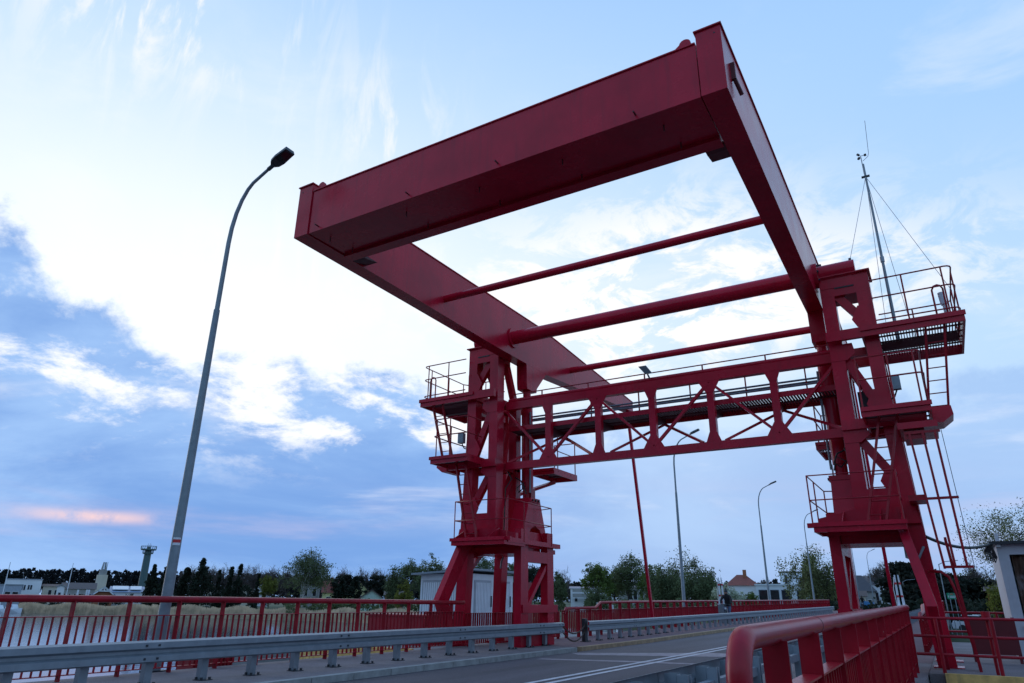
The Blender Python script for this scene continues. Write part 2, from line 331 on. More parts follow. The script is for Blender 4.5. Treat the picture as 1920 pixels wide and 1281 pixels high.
prf = struct(sheet('pavement_right_span', -3.32, -.62, [19.34, 25, 60, 106, 150], DZ, PAVER, .3))
for side, par, xa, xb in (('l', pl, -9.415, -9.26), ('r', pr_, -3.48, -3.325)):
    k = MB().box(xa, xb, 0, .985, -.15, DZ+.01).mesh('kerb_stone', KERB)
    for i in range(34): 
        inst('kerb_stone', k, par, (0, -14.9+i, 0))
for par, xa, xb in ((plf, -9.415, -9.26), (prf, -3.48, -3.325)):
    for y in range(20, 62, 3):
        b_ = MB(); b_.hexa([(xa, y-.62, -.15+rise(y)), (xb, y-.62, -.15+rise(y)), (xb, y+2.36, -.15+rise(y+3)), (xa, y+2.36, -.15+rise(y+3)), (xa, y-.62, DZ+.01+rise(y)), (xb, y-.62, DZ+.01+rise(y)), (xb, y+2.36, DZ+.01+rise(y+3)), (xa, y+2.36, DZ+.01+rise(y+3))])
        b_.build('kerb_edge', YELK, par)
struct(sheet('bridge_deck', -12.2, -.66, [-30, 25, 60, 106, 150], -.3, CONC, .7))
# the near bank behind the viewer, out of view, under the added sky-blocking trees
b_ = MB().box(-300, 300, -320, -13, -3.2, -.45); struct(b_.build('near_bank', GRASSM))
# piers carrying the towers
b_ = MB().box(-21.5, -12.3, 15.6, 30, -3, .2); pL = struct(b_.build('pier_left', CONC))
b_ = MB().box(-.6, 8, 16.2, 30, -3, .25); pR = struct(b_.build('pier_right', PAVE))
MB().box(-.34, 8, 16.10, 16.19, -.75, .27).build('edge_beam', YELLOW, pR)
MB().box(-16.5, -12.31, 15.48, 15.59, -.6, .24).build('edge_beam', YELLOW, pL)
b_ = MB().box(-.6, 9, -12, 14.9, -3, -.22); struct(b_.build('abutment', PAVE))

# ================================================================== railings
def pickets(par, x, y0, y1, step, zb, zt, zf, m=RED2, skip=(), w=.08, t=.014, lim=10**9):
    me = MB().box(-w/2, w/2, -t/2, t/2, 0, zt-zb).mesh('picket', m); k = 0; y = y0; rest = MB()
    while y < y1:
        if not any(abs(y-s) < step*.45 for s in skip):
            if k < lim: inst('picket', me, par, (x, y, zb+zf(y)))
            else: rest.box(x-w/2, x+w/2, y-t/2, y+t/2, zb+zf(y), zt+zf(y))
            k += 1
        y += step
    if rest.v: rest.build('far_pickets', m, par)['kind'] = 'stuff'
def strip(par, name, x, w, ys, z, th, zf, m=RED2):
    b_ = MB()
    for a, b2 in zip(ys[:-1], ys[1:]):
        b_.hexa([(x-w/2, a, z+zf(a)), (x+w/2, a, z+zf(a)), (x+w/2, b2, z+zf(b2)), (x-w/2, b2, z+zf(b2)), (x-w/2, a, z+th+zf(a)), (x+w/2, a, z+th+zf(a)), (x+w/2, b2, z+th+zf(b2)), (x-w/2, b2, z+th+zf(b2))])
    return b_.build(name, m, par)
RX, LX = -.83, -11.94
zero = lambda y: 0.
# left near
rl = thing('bridge_railing', 'red tube and picket railing between left pavement and water, before the left tower', 'railing', (LX, 2.7, DZ))
posts = [5.52+.931*k for k in range(-4, 13)]
MB().tube([(LX, 1.6, 1.41), (LX, 9, 1.41), (LX, 17.3, 1.38)], .055, 12).build('handrail', RED2, rl, True)
me = MB().box(-.05, .05, -.012, .012, 0, 1.17).mesh('post', RED2)
for y in posts: inst('post', me, rl, (LX, y, DZ-.01))
strip(rl, 'upper_rail', LX, .10, [1.6, 17.3], 1.14, .014, zero); strip(rl, 'lower_rail', LX, .08, [1.6, 17.3], .30, .014, zero)
pickets(rl, LX, posts[0]+.133, 17.3, .133, .31, 1.145, zero, skip=posts, w=.042)
# left beside tower
rt = thing('picket_fence', 'low red picket fence without tube handrail, between the left tower legs', 'fence', (LX, 17.35, DZ))
strip(rt, 'upper_rail', LX, .08, [17.32, 23.2], 1.09, .014, zero); strip(rt, 'lower_rail', LX, .08, [17.32, 23.2], .28, .014, zero)
tp = [17.6, 19.0, 20.4, 21.8, 23.1]
me = MB().box(-.05, .05, -.02, .02, 0, .9).mesh('post', RED2)
for y in tp: inst('post', me, rt, (LX, y, DZ-.01))
pickets(rt, LX, 17.45, 23.2, .115, .29, 1.095, zero, skip=tp, w=.05)
# spans
def span_rail(x, label, near):
    r_ = thing('span_railing', label, 'railing', (x, 23.3, DZ), 'railings along the lifting span')
    pts = [(x, 23.6, 1.02), (x, 23.75, 1.20), (x, 26.3, 1.22), (x, 26.8, 1.41)]+[(x, y, 1.41+rise(y)) for y in (30, 45, 60, 75, 90)]
    MB().tube(pts, .055, 8).build('handrail', RED2, r_, True)
    me = MB().box(-.065, .065, -.014, .014, 0, 1.17).mesh('post', RED2)
    me2 = MB().box(-.065, .065, -.014, .014, 0, .96).mesh('post', RED2)
    ps = [23.75+1.*k for k in range(67)]
    for y in ps: inst('post', me if y > 26.4 else me2, r_, (x, y, DZ-.01+rise(y)))
    strip(r_, 'upper_rail', x, .10, [23.3, 25, 60, 90], 1.13, .014, rise); strip(r_, 'lower_rail', x, .08, [23.3, 25, 60, 90], .40, .014, rise)
    pickets(r_, x, 23.45, 90, .143, .41, 1.135, rise, skip=ps, lim=300 if near else 0, w=.05)
span_rail(LX, 'red railing with stepped tube handrail along the far span, behind the left tower', True)
span_rail(RX, 'red railing along the far span on the right pavement, starting behind the right lifting tower', False)
# right near
zr = lambda y: .0065*(y-3.3)
rr = thing('bridge_railing', 'thick red tube handrail with flat plate posts, bent down at one end', 'railing', (RX, 3.3, DZ))
arc = [(RX, 3.27, .2), (RX, 3.27, 1.12)]+[(RX, 3.27+.17*(1-math.cos(a)), 1.13+.17*math.sin(a)) for a in [R(q) for q in range(10, 91, 10)]]
MB().tube(arc+[(RX, 3.6, 1.302), (RX, 5.4, 1.30+zr(5.4))], .055, 20).build('handrail', RED2, rr, True)
MB().tube([(RX, 5.404, 1.30+zr(5.4)), (RX, 12, 1.30+zr(12)), (RX, 17.2, 1.30+zr(17.2))], .055, 20).build('handrail', RED2, rr, True)
MB().tube([(RX, 5.39, 1.30+zr(5.4)), (RX, 5.415, 1.30+zr(5.4))], .0562, 20).build('weld_seam', DARKRED, rr, True)
ps = [4.05+1.04*k for k in range(13)]
for y in ps: MB().box(RX-.065, RX+.065, y-.006, y+.006, DZ-.01, 1.262+zr(y)).build('post', RED2, rr)
for a, b2 in zip([3.31]+ps[:-1], ps): strip(rr, 'upper_rail', RX, .11, [a+.007, b2-.007], 1.01, .012, zr)
strip(rr, 'lower_rail', RX, .08, [3.31, 17.2], .30, .012, zr)
pickets(rr, RX, 3.4, 17.2, .12, .31, 1.012, zr, skip=ps)
# pier pipe railing in front of the control cabin
pp = thing('pipe_railing', 'low red three-rail pipe fence standing on the pier before the grey cabin', 'railing', (-.35, 16.4, .25))
for z in (.30+.25, .62+.25, .94+.25):
    MB().tube([(-.75, 16.42, z+.02), (8, 16.40, z)], .028, 8).build('rail', RED2, pp, True)
for x in (-.34, .56, 1.6, 2.7, 3.8): MB().tube([(x, 16.37, .24), (x, 16.37, 1.2)], .034, 8).build('post', RED2, pp, True)
MB().tube([(.5, 16.6, 1.18), (.5, 16.6, 1.34)], .075, 12).tube([(.5, 16.6, .24), (.5, 16.6, 1.2)], .03, 8).build('capped_post', RED2, pp, True)
pb = thing('pipe_railing', 'red pipe fence along the back edge of the right pier, behind the cabin', 'railing', (1., 24.6, .25))
for z in (.75, 1.25): MB().tube([(-.5, 24.6, z), (8, 24.6, z)], .03, 6).build('rail', RED2, pb, True)
for x in (-.4, 1, 2.4, 3.8, 5.2): MB().tube([(x, 24.6, .24), (x, 24.6, 1.27)], .034, 6).build('post', RED2, pb, True)
wp = thing('windbreak_panel', 'dark red sheet steel panel standing on the pier beside the cabin', 'panel', (.3, 20, .25))
MB().box(.22, 1.12, 19.96, 20.0, .42, 1.16).build('sheet', PANELR, wp)
for x in (.24, 1.09): MB().box(x-.03, x+.03, 20.0, 20.06, .24, 1.2).build('post', PANELR, wp)

# ================================================================== guard rails (steel W beams)
WP = [(0, .31), (.08, .285), (.08, .205), (.015, .175), (.015, .135), (.08, .105), (.08, .025), (0, .0)]
def guard(label, x, s, y0, y1, seg, zb, zf, step=.96, back=False, pname='post'):
    g_ = thing('guard_rail', label, 'guard rail', (x, y0, DZ), 'steel guard rails along the carriageway')
    y = y0; i = 0
    while y < y1-.05:
        e = min(y+seg, y1); o = .004*(i % 2)
        poly = [(x+s*(d+o), z) for d, z in WP]; poly += [(px-s*.006, pz) for px, pz in poly[::-1]]
        b_ = MB(); n_ = len(poly); a = min(y-.08, y) if i else y
        b_.v = [(px, a, pz+zb+zf(a)) for px, pz in poly]+[(px, e, pz+zb+zf(e)) for px, pz in poly]
        b_.f = [(k, (k+1) % n_, n_+(k+1) % n_, n_+k) for k in range(n_)]+[(k, k+1, n_-2-k, n_-1-k) for k in range(n_//2-1)]+[(n_+k, n_+n_-1-k, n_+n_-2-k, n_+k+1) for k in range(n_//2-1)]
        bo = b_.build('rail_beam', GALV, g_)
        if e-y > 1 and y < 30:
            bl = MB()
            for q in (.12, .32):
                for zz in (.065, .245): bl.box(x+s*.079, x+s*.096, e-q, e-q+.03, zb+zf(e)+zz-.015, zb+zf(e)+zz+.015)
            bl.build('bolts', DSTEEL, bo)
        y = e; i += 1
    # C-section post with foot plate, spacer bracket
    pm = MB().box(-.008, .0, -.06, .06, 0, .60).box(-.108, -.008, -.06, -.054, 0, .60).box(-.108, -.008, .054, .06, 0, .60).box(-.108, -.10, -.054, -.03, 0, .60).box(-.108, -.10, .03, .054, 0, .60)
    pmesh = MB(); pmesh.v = [(s*vx, vy, vz) for vx, vy, vz in pm.v]; pmesh.f = pm.f
    me = pmesh.mesh('post', GALV); me3 = MB().box(-.10, .10, -.11, .11, 0, .015).box(-.08, -.05, -.09, -.06, .015, .05).box(.05, .08, .06, .09, .015, .05).box(.05, .08, -.09, -.06, .015, .05).mesh('foot_plate', DSTEEL)
    sp = MB(); a_ = -.115*s
    sp.box(min(0, a_), max(0, a_), -.055, -.048, .02, .29).box(min(0, a_), max(0, a_), .048, .055, .02, .29)
    me2 = sp.mesh('spacer', GALV)
    y = y0+.25
    while y < y1:
        p_ = inst('post', me, g_, (x-s*.12, y, DZ-.005+zf(y)))
        if y < 30: inst('foot_plate', me3, p_, (x-s*.13, y, DZ-.003+zf(y))).location = (-s*.01, 0, .002)
        if y < 22: inst('spacer', me2, p_, (0, 0, 0)).location = (s*.119, 0, zb-DZ+.005)
        y += step
    if back:
        MB().box(x-s*.20, x-s*.13, y0, y1, .60, .70).build('rear_rail', GALV, g_)
    return g_
guard('galvanised guard rail between carriageway and left pavement, ending at the left lifting tower', -10.30, 1, -1., 20.2, 4., .535, zero)
guard('galvanised guard rail on the far span left of the carriageway, beyond the hanging chains', -10.30, 1, 22.0, 80, 4.2, .54, rise)
guard('galvanised guard rail seen from its back, beside the thick red tube handrail', -2.44, -1, -1., 17.6, 4., .535, zero, back=True)
guard('galvanised guard rail on the far span right of the carriageway, behind the right lifting tower', -2.44, -1, 22.0, 80, 4.2, .54, rise)
def chain_path(a, c, sag, n=16):
    a, c = Vector(a), Vector(c); return [a.lerp(c, i/n)-Vector((0, 0, sag*4*(i/n)*(1-i/n))) for i in range(n+1)]
for z, sag, l in ((.78, .28, 'upper'), (.62, .34, 'lower')):
    b_ = MB(); pth = chain_path((-10.28, 20.15, z), (-10.36, 22.05, z), sag, 30)
    for i in range(30):
        up = (0, 0, 1) if i % 2 else (1, 0, 0)
        b_.bar(pth[i].lerp(pth[i+1], -.15), pth[i].lerp(pth[i+1], 1.15), .045, .014, up)
    o = b_.build('chain', CHAIN, None, org=(-10.3, 20.15, z)); tag(o, 'rusty %s chain hanging between the two left guard rails' % l, 'chain')
MB()
p_ = thing('chain_post', 'dark steel post where the hanging chains end, before the far left guard rail', 'post', (-10.42, 22.1, DZ))
MB().box(-10.48, -10.36, 21.96, 22.14, DZ, .92).build('shaft', DSTEEL, p_); MB().box(-10.53, -10.31, 21.92, 22.2, DZ-.005, DZ+.02).build('foot_plate', DSTEEL, p_)
# ================================================================== the counterweight frame
fr = thing('counterweight_frame', 'huge red steel counterweight beam on two long arms pivoting above the road', 'bridge frame', (XC, 17.85, 8.8))
ARM = [(9.05, 8.92), (9.05, 10.19), (12.4, 10.32), (19.5, 10.38), (21., 10.30), (28.3, 9.78), (28.3, 9.36), (20.12, 8.79), (16.5, 8.79), (12.9, 8.86)]
def off(poly, d):  # flange strips along top and bottom
    return poly
for s in (-1, 1):
    a, c = XC+s*4.357, XC+s*4.763
    arm = MB().prism(ARM, 'x', min(a, c), max(a, c)).build('arm', RED, fr)
    top = ARM[1:6]; fl = MB()
    for (y0, z0), (y1, z1) in zip(top[:-1], top[1:]): 
        x0, x1 = min(a, c)-.025, max(a, c)+.025; y0_ = y0-(.03 if y0 < 10 else 0)
        fl.hexa([(x0, y0_, z0+.002), (x1, y0_, z0+.002), (x1, y1, z1+.002), (x0, y1, z1+.002), (x0, y0_, z0+.027), (x1, y0_, z0+.027), (x1, y1, z1+.027), (x0, y1, z1+.027)])
    fl.build('top_flange', RED, arm)
    MB().tube([(XC+s*4.66, 9.045, 10.06), (XC+s*4.66, 9.06, 10.06)], .014, 8).build('drain_hole', BLACK, arm)
    # pivot boss on the arm, bracket for the ram and hanger rod
    MB().tube([(XC+s*4.30, 17.85, 9.40), (XC+s*4.86, 17.85, 9.40)], .33, 20).build('pivot_boss', RED, arm, True)
    bl = MB()
    for k in range(8):
        q = 2*math.pi*k/8; bl.tube([(XC+s*4.86, 17.85+.28*math.cos(q), 9.40+.28*math.sin(q)), (XC+s*4.90, 17.85+.28*math.cos(q), 9.40+.28*math.sin(q))], .03, 6)
    bl.build('bolt_ring', DSTEEL, arm)
    MB().prism([(18.75, 8.80), (20.12, 8.80), (19.45, 8.10), (19.42, 7.95), (18.80, 7.95), (18.77, 8.15)], 'x', XC+s*4.36, XC+s*4.74).build('ram_bracket', RED, arm)
    MB().bar((XC+s*4.56, 28.1, 9.5), (XC+s*4.56, 29.9, .45), .11, .11).build('hanger_rod', RED, arm)
    # small wedge where the beam meets the arm
    MB().prism([(10.42, 8.97), (10.95, 8.97), (10.6, 8.90), (10.42, 8.90)], 'x', XC+s*4.0, XC+s*4.352).build('corner_wedge', DARKRED, arm)
    if s > 0:
        bb = MB().box(XC+4.763, XC+4.83, 9.5, 9.56, 9.42, 9.75).tube([(XC+4.80, 9.53, 9.45), (XC+4.85, 9.75, 9.25)], .035, 6); bb.build('hook_plate', DARKRED, arm)
x0, x1 = XC-4.335, XC+4.335
cw = MB().box(x0, x1, 9.08, 10.42, 8.935, 10.0).build('counterweight_beam', RED, fr)
MB().box(x0, x1, 9.055, 10.45, 10.002, 10.026).build('top_flange', RED, cw)
MB().box(x0, x1, 10.18, 10.44, 8.86, 8.933).build('rear_sill', RED, cw)
for q in (-4.05, -1.55, .55, 3.25):
    MB().tube([(XC+q, 9.09, 9.03), (XC+q, 8.97, 9.03)], .016, 6).build('drain_spigot', DARKRED, cw)
for q in (-4.05, -1.9, -.1, 1.7, 3.6):
    MB().tube([(XC+q, 9.45, 8.94), (XC+q, 9.45, 8.82)], .013, 6).build('drain_spigot', DARKRED, cw)
    MB().tube([(XC+q+.1, 10.05, 8.94), (XC+q+.1, 10.05, 8.82)], .013, 6).build('drain_spigot', DARKRED, cw)
for q in (-4.1, 4.1):
    lug = [(XC+q-.20*(1 if q > 0 else -1), 10.02), (XC+q+.16*(1 if q > 0 else -1), 10.02)]+[(XC+q+.06*(1 if q > 0 else -1)+.10*math.cos(R(t_))*(1 if q > 0 else -1), 10.12+.10*math.sin(R(t_))) for t_ in range(0, 171, 24)]
    MB().prism(lug, 'y', 9.12, 9.17).build('lifting_lug', RED, cw)
for y, z, r_, nm in ((14.14, 9.34, .10, 'cross_pipe'), (17.85, 9.40, .215, 'pivot_tube'), (22.06, 9.51, .115, 'cross_pipe')):
    MB().tube([(XC-4.36, y, z), (XC, y, z), (XC+4.36, y, z)], r_, 24).build(nm, RED, fr, True)

# ================================================================== the gantry truss between the towers
tr = thing('gantry_truss', 'red lattice truss with a walkway, bridging the road between the two lifting towers', 'truss', (XC, 18.3, 5.25))
TY0, TY1 = 18.27, 18.47
MB().box(XC-4.84, XC+4.84, TY0, TY1, 5.25, 5.47).build('bottom_chord', RED, tr)
MB().box(XC-4.84, XC+4.84, TY0, TY1, 7.16, 7.40).build('top_chord', RED, tr)
MB().tube([(XC-4.8, TY0+.14, 7.47), (XC+4.8, TY0+.14, 7.47)], .075, 10).build('top_pipe', RED, tr, True)
for k in range(-2, 3):
    x = XC+1.67*k
    p_ = MB().box(x-.095, x+.095, TY0+.012, TY1-.012, 5.46, 7.17).build('post', RED, tr)
    for z, d, tag_ in ((7.16, -1, 't'), (5.47, 1, 'b')):
        big = (k % 2 == 0) == (d > 0); w = .30 if big else .20; h_ = .34 if big else .26
        MB().prism([(x-w, z), (x+w, z), (x+.10, z+d*h_), (x-.10, z+d*h_)], 'y', TY0+.004, TY0+.03).build('gusset', RED, p_)
pts = [(-4.84, 7.1), (-3.34, 5.5), (-1.67, 7.13), (0, 5.5), (1.67, 7.13), (3.34, 5.5), (4.84, 7.1)]
for (a, za), (c, zc) in zip(pts[:-1], pts[1:]):
    MB().bar((XC+a, TY0+.05, za), (XC+c, TY0+.05, zc), .07, .10, (0, 1, 0)).build('diagonal', RED, tr)
for a, c in ((0, -1.35), (0, 1.35), (3.34, 1.95), (3.34, 4.8), (-3.34, -1.95), (-3.34, -4.8)):
    MB().bar((XC+a, 19.35, 6.35), (XC+c, TY0+.12, 5.49), .07, .07).build('stay', RED, tr)
for k in range(-2, 3):
    x = XC+1.67*k
    MB().prism([(18.47, 6.1), (18.47, 6.48), (19.4, 6.48), (19.4, 6.40)], 'x', x-.03, x+.03).build('walkway_bracket', DARKRED, tr)
MB().box(XC-4.84, XC+4.84, 18.48, 18.52, 6.50, 6.64).build('walkway_edge', RED, tr)
MB().box(XC-4.84, XC+4.84, 19.38, 19.43, 6.38, 6.60).build('walkway_edge', RED, tr)
g_ = MB(); x = XC-4.8
while x < XC+4.8: g_.box(x, x+.045, 18.52, 19.38, 6.49, 6.525); x += .075
g_.box(XC-4.8, XC+4.8, 18.93, 18.96, 6.455, 6.488); g_.build('walkway_grating', DARKRED, tr)
for y, z in ((19.44, 7.02), (19.50, 7.09), (19.44, 7.16)):
    MB().tube([(XC-4.7, y, z), (XC+4.7, y, z)], .032, 6).build('conduit', GALVP, tr, True)
MB().tube([(XC-4.8, 18.40, 7.68), (XC+4.8, 18.40, 7.68)], .019, 6).build('handrail', RED2, tr, True)
for x in (-3.6, -2.0, -.2, 1.5, 3.2): MB().box(XC+x-.018, XC+x+.018, 18.39, 18.42, 7.4, 7.68).build('handrail_post', RED2, tr)
MB().tube([(XC-4.8, 19.46, 7.55), (XC+4.8, 19.46, 7.55)], .019, 6).build('handrail', RED2, tr, True)
for x in (-4, -2.4, -.8, .8, 2.4, 4): MB().box(XC+x-.018, XC+x+.018, 19.44, 19.475, 6.5, 7.55).build('handrail_post', RED2, tr)
fl = thing('floodlight', 'small dark flat floodlight clamped on top of the gantry truss', 'lamp', (XC-.1, 18.35, 7.5))
MB().tube([(XC-.02, 18.33, 7.5), (XC-.06, 18.28, 7.62)], .025, 8).build('stem', GALVP, fl, True)
b_ = MB(); b_.hexa([Vector(p) for p in [(XC-.10, 18.18, 7.60), (XC+.10, 18.18, 7.60), (XC-.12, 18.30, 7.90), (XC-.34, 18.30, 7.90), (XC-.10, 18.24, 7.62), (XC+.10, 18.24, 7.62), (XC-.12, 18.36, 7.92), (XC-.34, 18.36, 7.92)]]); b_.build('head', LAMPG, fl)

# ================================================================== the lifting towers
def tower(s, label):
    X = lambda o: XC+s*o
    T = thing('lifting_tower', label, 'tower', (X(5.3), 18.5, DZ), 'lifting towers beside the road')
    def P(name, o0, o1, y0, y1, z0, z1, m=RED, par=None): return MB().box(X(o0), X(o1), y0, y1, z0, z1).build(name, m, par or T)
    def PY(name, poly, y0, y1, m=RED, par=None): return MB().prism([(X(o), z) for o, z in poly], 'y', y0, y1).build(name, m, par or T)
    def PX(name, poly, o0, o1, m=RED, par=None): return MB().prism(poly, 'x', X(o0), X(o1)).build(name, m, par or T)
    def BAR(name, p, q, w, h, m=RED, par=None, up=(0, 1, 0)): return MB().bar((X(p[0]), p[1], p[2]), (X(q[0]), q[1], q[2]), w, h, up).build(name, m, par or T)
    def TB(name, pts, r_, n=8, m=RED, par=None): return MB().tube([(X(o), y, z) for o, y, z in pts], r_, n).build(name, m, par or T, True)
    # near frame
    P('column', 4.84, 5.15, 17.75, 18.13, 3.1, 8.71)
    PY('column', [(5.65, 8.71), (5.97, 8.71), (5.97, 6.4), (6.24, .2), (5.90, .2), (5.66, 6.4)], 17.75, 18.10)
    hd = PY('head_plate', [(4.84, 8.712), (5.97, 8.712), (5.97, 9.23), (4.84, 9.23)], 17.752, 18.5)
    P('slot', 5.18, 5.62, 17.735, 17.76, 8.90, 8.935, BLACK, hd); P('cover_plate', 4.86, 5.63, 17.738, 17.75, 8.936, 9.225, RED, hd)
    P('cap_plate', 4.80, 6.03, 17.66, 18.56, 9.232, 9.262)
    for (o0, z0), (o1, z1) in (((5.13, 8.85), (5.72, 7.98)), ((5.10, 7.2), (5.72, 5.75)), ((5.10, 5.2), (5.80, 4.05))):
        BAR('brace', (o0, 17.93, z0), (o1, 17.93, z1), .20, .17)
    for z0, z1, q in ((7.0, 7.42, 0), (4.98, 5.30, 0)):
        PY('gusset', [(4.845, z0), (5.20, z0), (5.40, z0+.16), (5.36, z1), (4.845, z1)], 17.738, 17.752)
    for z0 in (7.85, 5.7, 3.9): PY('gusset', [(5.97+(.06 if z0 < 5 else 0), z0-.25), (5.55, z0-.05), (5.45, z0+.16), (5.62, z0+.5), (5.97, z0+.5)], 17.736, 17.752)
    # rear frame
    P('column', 4.86, 5.13, 18.95, 19.25, 3.1, 7.6); PY('column', [(5.66, 7.6), (5.95, 7.6), (6.20, .2), (5.93, .2), (5.66, 6.4)], 19.75, 20.1)
    BAR('brace', (5.0, 18.35, 9.1), (5.0, 19.12, 7.4), .2, .18, up=(1, 0, 0)); BAR('brace', (5.8, 18.35, 9.1), (5.8, 19.9, 7.4), .2, .18, up=(1, 0, 0))
    BAR('brace', (5.0, 19.1, 5.5), (5.0, 18.0, 3.7), .14, .16, up=(1, 0, 0)); BAR('brace', (5.05, 19.1, 7.3), (5.75, 19.6, 5.8), .14, .14)
    P('tie', 4.86, 5.95, 18.95, 19.2, 7.45, 7.66); P('tie', 4.86, 6.0, 18.95, 19.2, 5.3, 5.5); P('tie', 4.9, 5.1, 18.1, 19.0, 5.25, 5.45); P('tie', 4.9, 5.1, 18.1, 19.0, 7.3, 7.5)
    P('tie', 5.72, 5.92, 18.1, 19.8, 7.15, 7.40)
    # bearing of the pivot
    bh = TB('bearing_housing', [(4.87, 17.85, 9.40), (5.72, 17.85, 9.40)], .235, 20)
    P('bearing_foot', 4.88, 5.70, 17.68, 18.02, 9.262, 9.34, RED, bh)
    for o in (4.93, 5.64): TB('lifting_eye', [(o, 17.85, 9.62), (o, 17.85, 9.70)], .035, 8, DSTEEL, bh)
    # hydraulic ram and its foot
    rm = TB('hydraulic_ram', [(4.55, 19.10, 8.0), (4.55, 19.12, 7.35)], .13, 14)
    TB('ram_cylinder', [(4.55, 19.12, 7.5), (4.55, 19.16, 4.75)], .185, 16, RED, rm); TB('ram_neck', [(4.55, 19.16, 4.8), (4.55, 19.16, 4.3)], .15, 14, RED, rm)
    TB('oil_pipe', [(4.36, 19.0, 7.2), (4.34, 18.95, 5.2), (4.34, 18.95, 4.6)], .03, 6, GALVP, rm)
    P('warning_plate', 4.34, 4.36, 19.02, 19.28, 4.42, 4.75, RED2, rm)
    PX('ram_foot', [(18.35, 3.1), (18.80, 4.3), (19.5, 4.45), (20.0, 3.1), (19.75, 3.1), (19.5, 3.5), (19.2, 3.62), (18.9, 3.5), (18.7, 3.1)], 4.30, 4.80)
    P('ram_bearing', 4.26, 4.84, 18.86, 19.44, 4.32, 4.44)
    for k in (18.95, 19.12, 19.3): P('bolt', 4.22, 4.262, k, k+.06, 4.34, 4.40, BLACK)
    TB('hose', [(4.85, 18.9, 5.1), (4.55, 18.75, 4.95), (4.45, 18.72, 4.72), (4.6, 18.7, 4.6), (4.72, 18.78, 4.75), (4.5, 18.8, 4.9), (4.42, 18.85, 4.55)], .022, 6, BLACK)
    TB('hose', [(4.95, 18.6, 5.25), (4.75, 18.5, 5.0), (4.9, 18.4, 4.7), (4.95, 18.4, 3.3)], .02, 6, BLACK)
    # base girder box on the legs
    PY('base_girder', [(4.05, 3.1), (4.05, 3.28), (4.84, 3.45), (6.03, 3.45), (6.10, 3.1)], 17.60, 17.74)
    P('base_girder', 4.40, 6.05, 18.2, 19.7, 2.75, 3.08)
    P('web_plate', 4.832, 6.0, 17.742, 18.12, 3.102, 3.9); 
    for o in (4.6, 5.35, 5.75): PX('stiffener', [(16.98, 3.14), (17.6, 3.44), (17.6, 3.14)], o, o+.02)
    # platforms
    def plat(nm, o0, o1, y0, y1, zt, h_, edges=True):
        f = MB(); sg = min(o0, o1); o = o0+.04
        while o < o1-.03: f.box(X(o), X(o+.022), y0+.05, y1-.05, zt-.05, zt-.02); o += .06
        yy = y0+.3
        while yy < y1: f.box(X(o0), X(o1), yy, yy+.03, zt-.09, zt-.051); yy += .45
        pf = f.build(nm, DARKRED, T)
        P('edge_beam', o0, o1, y0, y0+.06, zt-h_, zt, RED, pf); P('edge_beam', o0, o1, y1-.06, y1, zt-h_, zt, RED, pf)
        P('edge_beam', o1-.05, o1, y0+.062, y1-.062, zt-h_+.003, zt-.003, RED, pf); P('edge_beam', o0, o0+.05, y0+.062, y1-.062, zt-h_+.003, zt-.003, RED, pf)
        P('edge_lip', o0, o1+.03, y0-.045, y0-.001, zt-h_*.46, zt-.004, RED, pf)
        return pf
    def rails(pf, path, zt, hs, posts, r_=.019):
        for h_ in hs: TB('guard_rail', [(o, y, zt+h_) for o, y in path], r_, 6, RED2, pf)
        for o, y in posts: TB('rail_post', [(o, y, zt-.1), (o, y, zt+hs[0])], r_, 6, RED2, pf)
    p1 = plat('upper_platform', 5.6, 7.73, 17.5, 20.1, 7.70, .25)
    P('cantilever_beam', 4.83, 5.6, 17.5, 17.62, 7.45, 7.70, RED, p1); P('cantilever_beam', 4.9, 5.6, 19.9, 20.05, 7.45, 7.68, RED, p1); P('cantilever_beam', 5.97, 7.6, 18.7, 18.85, 7.42, 7.60, DARKRED, p1)
    c_ = [(7.55+.14*math.sin(R(a)), 17.70-.14*math.cos(R(a))) for a in (0, 30, 60, 90)]
    rails(p1, [(5.97, 17.56)]+c_+[(7.69, 19.9), (7.6, 20.04), (6.0, 20.04)], 7.70, (1.17, .70, .12), [(6.66, 17.56), (7.48, 17.56), (7.69, 18.0), (7.69, 19.0), (7.69, 19.9), (6.8, 20.04)])
    TB('hoop_rail', [(7.22, 17.62, 7.6), (7.22, 17.62, 8.35), (7.27, 17.62, 8.44), (7.34, 17.62, 8.46), (7.40, 17.62, 8.43), (7.44, 17.62, 8.35), (7.44, 17.62, 7.6)], .022, 6, RED2, p1)
    p2 = plat('middle_platform', 5.35, 6.71, 16.88, 19.05, 5.58, .22)
    P('support_beam', 4.84, 6.6, 17.66, 17.745, 5.28, 5.52, RED, p2); P('support_beam', 5.3, 6.7, 19.06, 19.16, 5.30, 5.50, RED, p2)
    c2 = [(6.58+.12*math.sin(R(a)), 17.07-.12*math.cos(R(a))) for a in (0, 30, 60, 90)]
    rails(p2, [(5.40, 17.75), (5.40, 16.95)]+c2+[(6.70, 18.95)], 5.58, (1.18, .66), [(5.40, 16.95), (6.05, 16.95), (6.56, 16.95), (6.70, 17.9), (6.70, 18.9)])
    PY('ladder_landing', [(6.712, 5.26), (6.712, 5.62), (7.10, 5.62), (7.12, 5.42), (6.9, 5.26)], 17.75, 18.5, RED, p2)
    p2b = plat('rear_platform', 3.95, 4.82, 19.85, 21.55, 5.50, .2)
    rails(p2b, [(4.8, 21.5), (4.0, 21.5), (4.0, 19.9)], 5.5, (1.1, .6), [(4.0, 21.5), (4.0, 20.2), (4.8, 21.5)])
    BAR('brace', (4.75, 21.4, 5.3), (4.98, 19.2, 4.6), .1, .1, RED, p2b); BAR('support_beam', (4.9, 19.1, 5.38), (4.9, 21.4, 5.38), .14, .16, RED, p2b)
